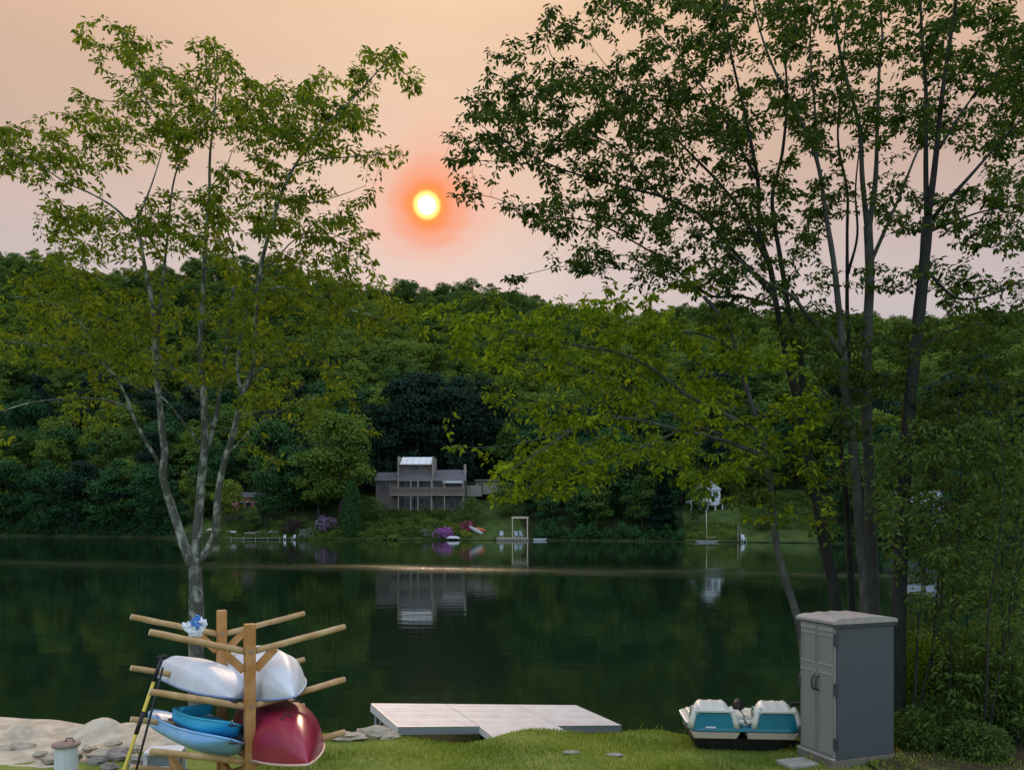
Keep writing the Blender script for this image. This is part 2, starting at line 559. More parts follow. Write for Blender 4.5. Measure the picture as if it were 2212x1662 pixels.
def water_mat():
    m = bpy.data.materials.new('water')
    m.use_nodes = True
    t = m.node_tree
    b = t.nodes['Principled BSDF']
    b.inputs['Base Color'].default_value = (0.006, 0.016, 0.007, 1)
    b.inputs['Roughness'].default_value = 0.05
    b.inputs['IOR'].default_value = 1.333
    g = N(t, 'ShaderNodeNewGeometry')
    sp = N(t, 'ShaderNodeSeparateXYZ')
    t.links.new(g.outputs['Position'], sp.inputs[0])
    mp = N(t, 'ShaderNodeMapping')
    mp.inputs['Scale'].default_value = (0.30, 1.0, 1.0)
    t.links.new(g.outputs['Position'], mp.inputs[0])
    n1 = N(t, 'ShaderNodeTexNoise')
    n1.inputs['Scale'].default_value = 1.1
    n1.inputs['Detail'].default_value = 2.0
    t.links.new(mp.outputs[0], n1.inputs[0])
    mp2 = N(t, 'ShaderNodeMapping')
    mp2.inputs['Scale'].default_value = (0.5, 1.0, 1.0)
    t.links.new(g.outputs['Position'], mp2.inputs[0])
    n2 = N(t, 'ShaderNodeTexNoise')
    n2.inputs['Scale'].default_value = 3.0
    n2.inputs['Detail'].default_value = 3.0
    t.links.new(mp2.outputs[0], n2.inputs[0])
    # a streak of breeze-ruffled water that crosses the lake at a slant
    n3 = N(t, 'ShaderNodeTexNoise')
    n3.inputs['Scale'].default_value = 0.05
    n3.inputs['Detail'].default_value = 3.0
    t.links.new(g.outputs['Position'], n3.inputs[0])
    cen = math_n(t, 'ADD', math_n(t, 'MULTIPLY', sp.outputs[0], 0.24), sp.outputs[1])
    wob = math_n(t, 'MULTIPLY', math_n(t, 'SUBTRACT', n3.outputs[0], 0.5), 18.0)
    dist = math_n(t, 'ABSOLUTE', math_n(t, 'SUBTRACT', math_n(t, 'ADD', cen, wob), 63.0))
    n4 = N(t, 'ShaderNodeTexNoise')
    n4.inputs['Scale'].default_value = 0.35
    n4.inputs['Detail'].default_value = 3.0
    t.links.new(mp.outputs[0], n4.inputs[0])
    band = math_n(t, 'MULTIPLY', math_n(t, 'SUBTRACT', 1.0, math_n(t, 'DIVIDE', dist, 8.5), clamp=True), math_n(t, 'ADD', 0.35, math_n(t, 'MULTIPLY', n4.outputs[0], 1.1)))
    hgt = math_n(t, 'ADD', math_n(t, 'MULTIPLY', n1.outputs[0], 0.0055),
                 math_n(t, 'MULTIPLY', n2.outputs[0], math_n(t, 'ADD', 0.0004, math_n(t, 'MULTIPLY', band, 0.055))))
    t.links.new(math_n(t, 'ADD', 0.05, math_n(t, 'MULTIPLY', band, 0.15)), b.inputs['Roughness'])
    bp = N(t, 'ShaderNodeBump')
    bp.inputs['Strength'].default_value = 1.0
    bp.inputs['Distance'].default_value = 1.0
    t.links.new(hgt, bp.inputs['Height'])
    t.links.new(bp.outputs[0], b.inputs['Normal'])
    MATS['water'] = m


water_mat()
M = MATS

# ------------------------------------------------------------------ ground, lake, hill
WZ = -0.80


def near_h(X, D):
    """near bank: a lawn that falls towards the lake and drops into it"""
    X, D = np.asarray(X, float), np.asarray(D, float)
    edge = 11.35 + 0.25 * np.sin(X * 1.3) + 0.15 * np.sin(X * 3.1 + 1) + 0.9 * sm(5.0, 9.0, X)
    z = 1.35 * (1 - sm(-6, 9.0, D)) - 0.06 * sm(9.5, 11.3, D)
    z = z + 0.016 * np.sin(X * 1.9 + D * 1.1) + 0.012 * np.sin(X * 4.3 - D * 2.7)
    z = z - 1.9 * sm(edge, edge + 3.2, D) * 1.0
    return z


SX = np.array([-400, -220, -138, -95, -62, -30, 0, 20, 37, 60, 85, 140, 400.0])
SD = np.array([260, 235, 212, 196, 171, 166, 164, 158, 150, 139, 128, 112, 90.0])
TX = np.array([-1.2, -.65, -.53, -.27, -.17, -.06, 0, .06, .2, .35, .65, 1.2])
TT = np.array([.330, .342, .330, .318, .308, .296, .288, .276, .266, .262, .256, .24])


def shore(X):
    return np.interp(X, SX, SD)


def far_h(X, D):
    X, D = np.asarray(X, float), np.asarray(D, float)
    s0 = shore(X)
    t = D - s0
    a = X / np.maximum(D, 1)
    dr = 440.0 + 25 * np.sin(X * .012)
    top = np.interp(a, TX, TT) * dr + CZ - 15.0 - WZ
    s = np.clip(t / (dr - s0), -1, 1.0)
    z = WZ + 0.35 * sm(-2, 1.5, t) + top * np.sign(s) * np.abs(s) ** 1.03
    z = z - np.clip(D - dr, 0, 800) * 0.18
    z = z + sm(20, 80, t) * (3.0 * np.sin(X * .045 + D * .02) + 2.0 * np.sin(D * .07 - X * .03))
    # the right-hand lawns lie lower
    return z


def grid_obj(name, xs, ds, hf, material):
    XX, DD = np.meshgrid(xs, ds)
    ZZ = hf(XX, DD)
    v = np.stack([XX, DD, ZZ], -1).reshape(-1, 3)
    nx, ny = len(xs), len(ds)
    i = np.arange(nx - 1)[None, :] + np.arange(ny - 1)[:, None] * nx
    f = np.stack([i, i + 1, i + 1 + nx, i + nx], -1).reshape(-1)
    me = np_mesh(name, v, f, np.full((nx - 1) * (ny - 1), 4), material, smooth=True)
    o = link_mesh(name, me)
    o['kind'] = 'structure'
    return o


xs = np.concatenate([np.linspace(-260, -14, 30), np.arange(-13, 13, 0.22), np.linspace(14, 260, 30)])
grid_obj('lawn', xs, np.concatenate([np.linspace(-120, 5, 26), np.arange(5.3, 17, 0.18)]), near_h, M['lawn'])
lake = MB()
lake.add([(-700, 10.5, WZ), (700, 10.5, WZ), (700, 330, WZ), (-700, 330, WZ)], [(0, 1, 2, 3)])
lake.build('lake', M['water'])['kind'] = 'structure'
grid_obj('hillside', np.concatenate([np.linspace(-900, -260, 30), np.arange(-255, 256, 5.0), np.linspace(260, 900, 30)]),
         np.concatenate([np.arange(80, 250, 2.5), np.linspace(252, 470, 50), np.linspace(480, 1500, 24)]), far_h, M['far_ground'])


# mown lawns of the far shore, each a sheet laid just above the slope
for p0, p1, t0, t1 in ((775, 1130, -.4, 25), (1478, 1775, -.4, 34), (372, 452, 1.5, 26), (470, 775, -.4, 7)):
    u = np.linspace(0, 1, 40)
    w = np.linspace(0, 1, 14)
    UU, WW = np.meshgrid(u, w)
    pxs = p0 + (p1 - p0) * UU + (6 * np.sin(WW * 9) * (np.abs(UU - .5) > .45))
    DD = np.full_like(pxs, 165.0)
    for _ in range(12):
        XX = (pxs - CX) / F * DD
        DD = shore(XX) + t0 + (t1 - t0) * WW * (0.88 + 0.12 * np.sin(UU * 11))
    XX = (pxs - CX) / F * DD
    v = np.stack([XX, DD, far_h(XX, DD) + .10], -1).reshape(-1, 3)
    ii = np.arange(39)[None, :] + np.arange(13)[:, None] * 40
    ff = np.stack([ii, ii + 1, ii + 41, ii + 40], -1).reshape(-1)
    link_mesh('lawn', np_mesh('lawn', v, ff, np.full(39 * 13, 4), M['far_lawn'], smooth=True))['kind'] = 'structure'


# ------------------------------------------------------------------ far trees: prototypes
def crown_mesh(name, h, w, n, lsize, material, kind='broad', seed=0, base=0.22):
    rg = np.random.default_rng(seed)
    if kind == 'broad':
        k = 22 + 9 * (seed % 4)
        zc = h * (base + (0.93 - base) * rg.random(k) ** 0.85)
        prof = np.sin(np.clip((zc / h - base * .6) / (1.02 - base * .6), 0, 1) * math.pi) ** 0.62
        th = rg.random(k) * 2 * math.pi
        rr = w / 2 * prof * np.sqrt(rg.random(k)) * 0.80
        C = np.stack([rr * np.cos(th), rr * np.sin(th), zc], 1)
        rad = w * (0.09 + 0.14 * rg.random(k))
        which = rg.integers(0, k, n)
        d = rg.normal(size=(n, 3))
        d /= np.linalg.norm(d, axis=1, keepdims=True)
        d[:, 2] = np.where(d[:, 2] < -0.35, -d[:, 2], d[:, 2])
        q = rg.random(n) ** 0.3
        P = C[which] + d * (rad[which] * q)[:, None] * np.array([1.15, 1.15, 0.8])
        nn = d + 0.55 * rg.normal(size=(n, 3)) + np.array([0, 0, 0.35])
        dirs = np.cross(nn, rg.normal(size=(n, 3))) + np.array([0, 0, -0.25])
        rnd = np.clip(0.5 + 0.22 * rg.normal(size=n) + 0.15 * rg.normal(size=k)[which], 0, 1)
    elif kind == 'cone':
        z = h * (0.06 + 0.94 * rg.random(n) ** 1.35)
        tier = 0.75 + 0.25 * np.sin(z / h * 46 + rg.random(n) * 1.2)
        r = w / 2 * (1 - z / h) ** 0.85 * tier * (0.35 + 0.65 * rg.random(n) ** 0.4) + 0.1
        th = rg.random(n) * 2 * math.pi
        d = np.stack([np.cos(th), np.sin(th), np.zeros(n)], 1)
        P = np.stack([r * d[:, 0], r * d[:, 1], z - r * 0.22], 1)
        dirs = d + np.array([0, 0, -0.35]) + 0.35 * rg.normal(size=(n, 3))
        nn = np.array([0, 0, 1.0]) + 0.5 * rg.normal(size=(n, 3)) + d * 0.4
        rnd = np.clip(0.45 + 0.25 * rg.normal(size=n), 0, 1)
    else:   # column
        z = h * rg.random(n)
        r = w / 2 * np.clip(np.sin(np.clip(z / h * 0.86 + 0.13, 0, 1) * math.pi), 0.05, 1) ** 0.5 * (0.7 + 0.35 * rg.random(n))
        th = rg.random(n) * 2 * math.pi
        d = np.stack([np.cos(th), np.sin(th), np.zeros(n)], 1)
        P = np.stack([r * d[:, 0], r * d[:, 1], z], 1)
        dirs = np.array([0, 0, 1.0]) + d * 0.5 + 0.3 * rg.normal(size=(n, 3))
        nn = d + 0.4 * rg.normal(size=(n, 3))
        rnd = np.clip(0.5 + 0.25 * rg.normal(size=n), 0, 1)
    sz = lsize * (0.65 + 0.7 * rg.random(n))
    v, f, c, r = leaves(P, dirs, nn, sz, sz * 0.8, fold=0.2, hexa=False, rnd=rnd)
    return np_mesh(name, v, f, c, material, rnd=r)


def trunk_mesh(name, h, r0, seed=0, limbs=5):
    rg = random.Random(seed)
    m = MB()
    pts = [(0.0, 0.0, -0.6)]
    for i in range(1, 7):
        pts.append((rg.uniform(-.02, .02) * h, rg.uniform(-.02, .02) * h, h * 0.14 * i))
    m.tube(pts, [r0 * (1 - 0.13 * i) for i in range(7)], 7)
    for k in range(limbs):
        z = h * rg.uniform(.25, .6)
        a = rg.uniform(0, 6.28)
        L = h * rg.uniform(.15, .3)
        m.tube([(0, 0, z), (math.cos(a) * L * .5, math.sin(a) * L * .5, z + L * .4), (math.cos(a) * L, math.sin(a) * L, z + L * .9)], [r0 * .4, r0 * .25, r0 * .1], 5)
    me = bpy.data.meshes.new(name)
    me.from_pydata(m.v, [], m.f)
    me.materials.append(M['far_bark'])
    me.shade_smooth()
    return me


PROTO = {}
for i in range(5):
    PROTO['wood%d' % i] = (crown_mesh('crown', 17, 11 + i % 3, 3000, 0.62, M['wood_leaf'], 'broad', 20 + i), trunk_mesh('trunk', 17, 0.24, i))
for i in range(3):
    PROTO['shore%d' % i] = (crown_mesh('crown', 16, 11 + i, 3600, 0.55, M['shore_leaf'], 'broad', 40 + i, base=0.06), trunk_mesh('trunk', 16, 0.22, 9 + i))
for i in range(2):
    PROTO['cone%d' % i] = (crown_mesh('crown', 20, 11 + i, 4200, 0.62, M['conifer_leaf'], 'broad', 60 + i, base=.05), trunk_mesh('trunk', 20, 0.25, 30 + i, 4))
PROTO['spruce'] = (crown_mesh('crown', 20, 8.5, 3600, 0.75, M['conifer_leaf'], 'cone', 66), trunk_mesh('trunk', 20, 0.25, 37, 0))
PROTO['column'] = (crown_mesh('crown', 10, 3.6, 1800, 0.5, M['shore_leaf'], 'column', 70), trunk_mesh('trunk', 10, 0.15, 40, 0))
PROTO['maple'] = (crown_mesh('crown', 24, 21, 9000, 0.62, M['wood_leaf'], 'broad', 81, base=0.20), trunk_mesh('trunk', 24, 0.45, 41, 9))
PROTO['bright'] = (crown_mesh('crown', 12, 10, 2600, 0.5, M['shrub_leaf'], 'broad', 82, base=0.12), trunk_mesh('trunk', 12, 0.18, 42))

# clearings of the wood: (photo x, distance, radius)
CLEAR = [(905, 180, 13.5), (1060, 166, 8), (1070, 178, 8), (1530, 162, 9), (1530, 152, 7), (1620, 150, 11), (1700, 146, 12), (1560, 150, 8), (2010, 138, 8), (530, 186, 8), (500, 176, 6), (600, 171, 8), (545, 172, 8), (655, 169, 8), (700, 168, 7),
         (415, 214, 7), (415, 203, 5), (800, 170, 6), (860, 170, 9), (960, 170, 9), (900, 168, 8), (1010, 168, 7), (1100, 165, 5), (1140, 164, 5), (1720, 160, 10), (1690, 158, 10), (1040, 190, 8), (760, 167, 4), (735, 176, 5)]
CLEAR = [((p - CX) / F * d, d, r) for p, d, r in CLEAR]

# ------------------------------------------------------------------ the wooded hill as one mass
pts, idx, rot, scl = [], [], [], []
d = 120.0
while d < 490:
    step = 6.3 + (d - 120) * 0.010
    xlim = 0.86 * d + 12
    X = -xlim
    while X < xlim:
        x = X + RNG.uniform(-.45, .45) * step
        y = d + RNG.uniform(-.45, .45) * step
        X += step
        t = y - float(shore(x))
        if t < 2.5 or any((x - a) ** 2 + (y - b) ** 2 < r * r for a, b, r in CLEAR):
            continue
        z = float(far_h(x, y))
        pts.append((x, y, z - 0.4))
        low = t < 60
        u = RNG.random()
        pc = x / y * F + CX
        if low and (u < 0.6 or 820 < pc < 1080):
            idx.append(7 + int(RNG.integers(0, 2)) if (u < 0.16 or 820 < pc < 1090) else 5 + int(RNG.integers(0, 2)))
        else:
            idx.append(int(RNG.integers(0, 5)))
        s = RNG.uniform(0.58, 1.2) * (0.85 if t < 16 else 1.0)
        scl.append((s * RNG.uniform(.9, 1.12), s * RNG.uniform(.9, 1.12), s))
        rot.append((RNG.uniform(-.05, .05), RNG.uniform(-.05, .05), RNG.uniform(0, 6.28)))
    d += step * 0.92
protos = bpy.data.collections.new('wood_prototypes')
for k in ['wood0', 'wood1', 'wood2', 'wood3', 'wood4', 'shore0', 'shore1', 'cone0', 'cone1']:
    cm, tm = PROTO[k]
    v = np.empty(len(cm.vertices) * 3, np.float32)
    cm.vertices.foreach_get('co', v)
    tv = np.empty(len(tm.vertices) * 3, np.float32)
    tm.vertices.foreach_get('co', tv)
    lf = np.empty(len(cm.loops), np.int32)
    cm.loops.foreach_get('vertex_index', lf)
    tf = np.empty(len(tm.loops), np.int32)
    tm.loops.foreach_get('vertex_index', tf)
    tcnt = np.array([len(p.vertices) for p in tm.polygons])
    rn = np.empty(len(cm.vertices), np.float32)
    cm.attributes['rnd'].data.foreach_get('value', rn)
    me = np_mesh('wood_tree', np.concatenate([v, tv]).reshape(-1, 3), np.concatenate([lf, tf + len(cm.vertices)]),
                 np.concatenate([np.full(len(cm.polygons), 4), tcnt]), cm.materials[0], rnd=np.concatenate([rn, np.zeros(len(tv) // 3)]))
    me.materials.append(M['far_bark'])
    mi = np.concatenate([np.zeros(len(cm.polygons), np.int32), np.ones(len(tcnt), np.int32)])
    me.polygons.foreach_set('material_index', mi)
    po = bpy.data.objects.new('p_' + '%02d' % len(protos.objects), me)
    protos.objects.link(po)

pm = bpy.data.meshes.new('hillside_wood')
pm.from_pydata(pts, [], [])
for nm, ty, data in (('idx', 'INT', idx), ('rot', 'FLOAT_VECTOR', rot), ('scl', 'FLOAT_VECTOR', scl)):
    a = pm.attributes.new(nm, ty, 'POINT')
    a.data.foreach_set('value' if ty == 'INT' else 'vector', np.asarray(data, dtype=np.int32 if ty == 'INT' else np.float32).ravel())
wood_o = link_mesh('hillside_wood', pm)
tag(wood_o, 'dense green wood covering the hill beyond the lake up to the ridge', 'woodland', kind='stuff')
ng = bpy.data.node_groups.new('wood_scatter', 'GeometryNodeTree')
ng.interface.new_socket('Geometry', in_out='INPUT', socket_type='NodeSocketGeometry')
ng.interface.new_socket('Geometry', in_out='OUTPUT', socket_type='NodeSocketGeometry')
gi, go = ng.nodes.new('NodeGroupInput'), ng.nodes.new('NodeGroupOutput')
ci = ng.nodes.new('GeometryNodeCollectionInfo')
ci.inputs['Collection'].default_value = protos
ci.inputs['Separate Children'].default_value = True
ci.inputs['Reset Children'].default_value = True
iop = ng.nodes.new('GeometryNodeInstanceOnPoints')
iop.inputs['Pick Instance'].default_value = True


def nattr(nm, ty):
    n = ng.nodes.new('GeometryNodeInputNamedAttribute')
    n.data_type = ty
    n.inputs[0].default_value = nm
    return n.outputs[0]


e2r = ng.nodes.new('FunctionNodeEulerToRotation')
ng.links.new(nattr('rot', 'FLOAT_VECTOR'), e2r.inputs[0])
ng.links.new(gi.outputs[0], iop.inputs['Points'])
ng.links.new(ci.outputs[0], iop.inputs['Instance'])
ng.links.new(nattr('idx', 'INT'), iop.inputs['Instance Index'])
ng.links.new(e2r.outputs[0], iop.inputs['Rotation'])
ng.links.new(nattr('scl', 'FLOAT_VECTOR'), iop.inputs['Scale'])
ng.links.new(iop.outputs[0], go.inputs[0])
md = wood_o.modifiers.new('scatter', 'NODES')
md.node_group = ng


# ------------------------------------------------------------------ far trees that stand out
def far_tree(proto, px, dist, h, label, group=None, wide=1.0, name='tree', dz=-0.2, cat='tree'):
    if dist < 0:                     # given as metres behind the waterline
        off, dist = -dist, 165.0
        for _ in range(14):
            dist = float(shore((px - CX) / F * dist)) + off
    cm, tm = PROTO[proto]
    h0 = max(vv.co.z for vv in tm.vertices) / 0.84
    X = (px - CX) / F * dist
    o = thing(name, (X, dist, float(far_h(X, dist)) + dz), label, cat, group)
    s = h / h0
    o.scale = (s * wide, s * wide, s)
    o.rotation_euler = (0, 0, random.uniform(0, 6.28))
    link_mesh('trunk', tm, o)
    link_mesh('crown', cm, o)
    return o


gl = 'dark trees along the left far shore'
ORD = ['first', 'second', 'third', 'fourth', 'fifth', 'sixth', 'seventh', 'eighth', 'ninth', 'tenth', 'last']
for q, (px, dd, h, w) in enumerate([(-25, 222, 17, 1), (25, 219, 19, .95), (70, 217, 15, 1), (112, 214, 20, .9), (150, 211, 16, 1), (190, 209, 18, 1), (228, 206, 14, 1.1), (262, 205, 19, .9), (300, 201, 16, 1), (338, 199, 17, .95), (372, 197, 13, 1)]):
    far_tree('shore%d' % random.randrange(3), px, -(1.6 + 1.4 * (q % 3)), h, 'dark leafy tree at the water on the left far shore, %s from the left edge' % ORD[q], gl, w, 'shore_tree')
far_tree('maple', 735, 176, 24, 'broad spreading maple left of the brown house, tallest by the far shore', wide=1.05, name='maple_tree')
far_tree('column', 760, 167.5, 11.5, 'dark columnar evergreen under the broad maple by the far shore', name='columnar_evergreen', wide=.9)
far_tree('shore1', 590, 190, 20, 'dark tree above the pink brick cottage on the far shore', name='shore_tree')
far_tree('shore2', 655, 182, 15, 'dark tree between the brick cottage and the broad maple', name='shore_tree')
far_tree('wood2', 492, 178.5, 11, 'small tree half covering the left end of the brick cottage', name='shore_tree')
far_tree('shore1', 575, 178, 12, 'dark tree half covering the right end of the brick cottage', name='shore_tree')
far_tree('bright', 545, 172.5, 6, 'pale small tree on the shore before the brick cottage', name='small_tree', wide=.8)
far_tree('shore0', 470, 196, 15, 'dark tree left of the pink brick cottage behind the small lawn', name='shore_tree')
far_tree('cone0', 815, 190, 22, 'black-green tree behind the left wing of the brown house', name='dark_tree')
far_tree('cone1', 868, 196, 26, 'tall black-green tree behind the white-roofed tower of the house', name='dark_tree')
far_tree('cone0', 925, 199, 27, 'tallest black-green tree right behind the house tower', name='dark_tree')
far_tree('cone1', 975, 196, 24, 'black-green tree behind the right wing of the brown house', name='dark_tree')
far_tree('cone0', 1022, 198, 22, 'black-green tree right of the brown house chimney', name='dark_tree')
far_tree('shore1', 1150, 174, 12, 'rounded dark tree right of the wooden dock frame', name='shore_tree')
far_tree('shore0', 1195, 166, 8.5, 'low dark bushy tree right of the small grey boat', name='shore_tree', wide=1.2)
far_tree('shore2', 1260, 166, 9, 'low spreading dark tree on the shore mid-way to the sailboat', name='shore_tree', wide=1.2)
far_tree('wood3', 1300, 182, 15, 'mid green tree behind the low shore trees at centre right', name='shore_tree')
far_tree('shore1', 1385, 165, 17, 'tall dark tree left of the white gabled house', name='shore_tree')
far_tree('spruce', 1432, 157, 13, 'dark conifer on the shore left of the sailboat mast', name='conifer', wide=1.3)
far_tree('wood1', 1470, 172, 14, 'green tree behind and left of the white gabled house', name='shore_tree')
far_tree('wood2', 1590, 172, 15, 'green tree just right of the white gabled house', name='shore_tree')
far_tree('wood1', 1508, 156.5, 8.5, 'green tree before the left side of the white gabled house', name='shore_tree', wide=.8)
far_tree('shore1', 1990, 131, 8.5, 'dark tree before the blue-grey house at right', name='shore_tree')
far_tree('bright', 1650, 150, 5.5, 'pale rounded shrubby tree on the right lawn by the chair', name='small_tree')
far_tree('wood4', 1770, 168, 16, 'green tree above the terraced right lawn', name='shore_tree')
far_tree('shore2', 1840, 150, 14, 'dark tree left of the blue-grey house', name='shore_tree')
far_tree('shore0', 2090, 138, 13, 'dark tree right of the blue-grey house', name='shore_tree')


def brush(px0, px1, hgt, n, seed):
    rg = np.random.default_rng(seed)
    p = px0 + (px1 - px0) * rg.random(n)
    off = .2 + 3.4 * rg.random(n)
    dd = np.full(n, 165.0)
    for _ in range(12):
        dd = shore((p - CX) / F * dd) + off
    X = (p - CX) / F * dd
    hh = hgt * (0.55 + 0.3 * np.sin(X * .9) + 0.25 * np.sin(X * 2.3 + 1))
    z = far_h(X, dd) + hh * rg.random(n) ** .7
    dr = rg.normal(size=(n, 3)) + np.array([0, -.4, -.2])
    nn = rg.normal(size=(n, 3)) * .7 + np.array([0, -.5, .8])
    v, f, c, r = leaves(np.stack([X, dd, z], 1), dr, nn, .5 * (.6 + .8 * rg.random(n)), .4, hexa=False, rnd=np.clip(.4 + .25 * rg.normal(size=n), 0, 1))
    return np_mesh('shore_brush', v, f, c, M['shore_leaf'], rnd=r)


for q, (a, b, h_, n_, lb) in enumerate([(-60, 372, 3.6, 9000, 'dark brush overhanging the water along the left far shore'), (1150, 1478, 2.6, 6000, 'dark brush along the far shore between dock frame and sailboat'),
                                        (1770, 2300, 3.0, 7000, 'dark brush along the far shore behind the right-hand trunks')]):
    tag(link_mesh('shore_brush', brush(a, b, h_, n_, q)), lb, 'brush', kind='stuff')


def cover(px0, px1, t0, t1, hgt, n, seed, material):
    rg = np.random.default_rng(seed)
    p = px0 + (px1 - px0) * rg.random(n)
    off = t0 + (t1 - t0) * rg.random(n)
    dd = np.full(n, 165.0)
    for _ in range(12):
        dd = shore((p - CX) / F * dd) + off
    X = (p - CX) / F * dd
    hh = hgt * np.clip(.25 + .8 * np.sin(X * 1.1 + 2 * np.sin(off * .8)) * np.sin(off * 1.3 + X * .4), .06, 1)
    z = far_h(X, dd) + .08 + hh * rg.random(n) ** .6
    v, f, c, r = leaves(np.stack([X, dd, z], 1), rg.normal(size=(n, 3)) + np.array([0, -.3, .2]), rg.normal(size=(n, 3)) * .6 + np.array([0, -.4, .8]), .36 * (.6 + .8 * rg.random(n)), .28, hexa=False,
                        rnd=np.clip(.45 + .3 * np.sin(X * .7 + off) + .2 * rg.normal(size=n), 0, 1))
    return np_mesh('ground_cover', v, f, c, material, rnd=r)


for q, (a, b, t0_, t1_, h_, n_, lb) in enumerate([(778, 1005, .3, 13, 2.1, 14000, 'low mixed planting on the bank below the brown house'), (470, 775, .3, 8, 1.5, 9000, 'low planting along the shore before the brick cottage'),
                                                  (1480, 1600, .5, 9, .8, 4000, 'low planting before the white gabled house'), (1600, 1775, 6, 30, .9, 7000, 'low planting on the terraced right lawn')]):
    tag(link_mesh('ground_cover', cover(a, b, t0_, t1_, h_, n_, 90 + q, M['shrub_leaf'])), lb, 'plants', kind='stuff')


def shrub(px, dist, w, h, material, label, name='shrub', group=None, n=420, size=0.34, dz=0.0, flowers=None):
    X = (px - CX) / F * dist
    z = float(far_h(X, dist)) + dz
    rg = np.random.default_rng(int(px * 7 + dist))
    k = 7
    C = rg.normal(size=(k, 3)) * np.array([w * .2, w * .2, h * .14])
    C[:, 2] = np.abs(C[:, 2])

    def cloud(n_, lo):
        dd = rg.normal(size=(n_, 3))
        dd /= np.linalg.norm(dd, axis=1, keepdims=True)
        dd[:, 2] = np.abs(dd[:, 2]) - 0.15
        P = C[rg.integers(0, k, n_)] + dd * np.array([w * .36, w * .36, h * .78]) * (lo + (1 - lo) * rg.random((n_, 1)))
        P[:, 2] = np.maximum(P[:, 2], 0.02)
        nn = dd + .5 * rg.normal(size=(n_, 3))
        di = np.cross(nn, rg.normal(size=(n_, 3)))
        return P, di, nn
    P, di, nn = cloud(n, .75)
    v, f, c, r = leaves(P, di, nn, size * (.6 + .8 * rg.random(n)), size * .7, hexa=False, rnd=rg.random(n))
    o = thing(name, (X, dist, z), label, 'shrub', group)
    link_mesh('foliage', np_mesh('foliage', v, f, c, material, rnd=r), o)
    if flowers is not None:
        P, di, nn = cloud(int(n * .9), .97)
        P = P * 1.06
        v, f, c, r = leaves(P, di, nn, size * .8, size * .8, hexa=False, rnd=rg.random(len(P)))
        link_mesh('blossom', np_mesh('blossom', v, f, c, flowers, rnd=r), o)
    st = MB()
    for q in range(4):
        st.tube([(X, dist, z - .15), (X + rg.normal() * w * .15, dist + rg.normal() * w * .15, z + h * .6)], [.06, .03], 5)
    st.build('stem', M['far_bark'], o)
    return o


# ------------------------------------------------------------------ brown house across the lake
HD = 178.0
hm = HD / F


def hx(p):
    return (p - CX) * hm


def hz(p):
    return CZ + (HY - p) * hm


hr = thing('brown_house', (hx(906), HD, hz(1098)), 'brown wooden house with white-roofed tower and long balcony across the lake', 'house')


def hbox(mb, p0, p1, q0, q1, y0, y1):
    """box between photo x p0..p1, photo y q0(top)..q1(bottom), depth y0..y1 behind the front plane"""
    return mb.span(hx(p0), hx(p1), HD + y0, HD + y1, hz(q1), hz(q0))


def hpart(name, material, boxes, parent=None, **kw):
    mb = MB()
    for b in boxes:
        hbox(mb, *b)
    return mb.build(name, material, parent or hr, **kw)


hpart('left_wing_wall', M['house_siding'], [(809, 858, 1034, 1100, 1.6, 9)])
hpart('tower_wall', M['house_siding'], [(858.5, 933, 1000, 1104, 2.4, 9.5)])
hpart('right_wing_wall', M['house_siding'], [(934, 1003, 1035, 1104, 1.8, 9)])
# side fins of the tower, proud of the roofs
for p in (858.5, 933.3):
    hpart('tower_side_wall', M['house_trim'], [(p - 1.4, p + 1.4, 984, 1100, 1.2, 9.6)])


def slope(name, p0, p1, q0, q1, y0, y1, material, th=0.18, parent=None):
    """roof slab: top edge at photo y q0, depth y1; eave at q1, depth y0"""
    a, b = hx(p0), hx(p1)
    mb = MB()
    vs_ = [(a, HD + y0, hz(q1)), (b, HD + y0, hz(q1)), (b, HD + y1, hz(q0)), (a, HD + y1, hz(q0))]
    mb.add(vs_ + [(x, y, z - th) for x, y, z in vs_], [(0, 1, 2, 3), (7, 6, 5, 4), (0, 4, 5, 1), (1, 5, 6, 2), (2, 6, 7, 3), (3, 7, 4, 0)])
    return mb.build(name, material, parent or hr)


slope('roof', 806, 857, 1015.5, 1036, 0.9, 6.5, M['house_roof'])
slope('roof', 934.8, 1005, 1010, 1036.5, 0.9, 6.5, M['house_roof'])
slope('tower_lower_roof', 860, 931.8, 1017.5, 1037.5, 0.6, 2.5, M['house_roof'])
tr_ = slope('tower_roof', 861.5, 930.5, 982, 1000, 1.6, 6.0, M['roof_white'])
for q in range(1, 5):
    p = 861.5 + 69 * q / 5
    slope('roof_seam', p - .25, p + .25, 981.5, 999.3, 1.5, 5.9, M['grey_paint'], 0.1, tr_)
hpart('chimney', M['house_trim'], [(999.5, 1004.5, 999, 1036, 4.0, 5.4)])


def hwin(p0, p1, q0, q1, y, mull=1, name='window'):
    w = hpart(name, M['house_trim'], [(p0 - .7, p1 + .7, q0 - .8, q0, y - .12, y + .1), (p0 - .7, p1 + .7, q1, q1 + .8, y - .12, y + .1)]
              + [(p0 + (p1 - p0) * k / mull - .35, p0 + (p1 - p0) * k / mull + .35, q0, q1, y - .11, y + .1) for k in range(mull + 1)])
    hpart('pane', M['glass_dark'], [(p0, p1, q0, q1, y - .03, y + .06)], w)
    return w


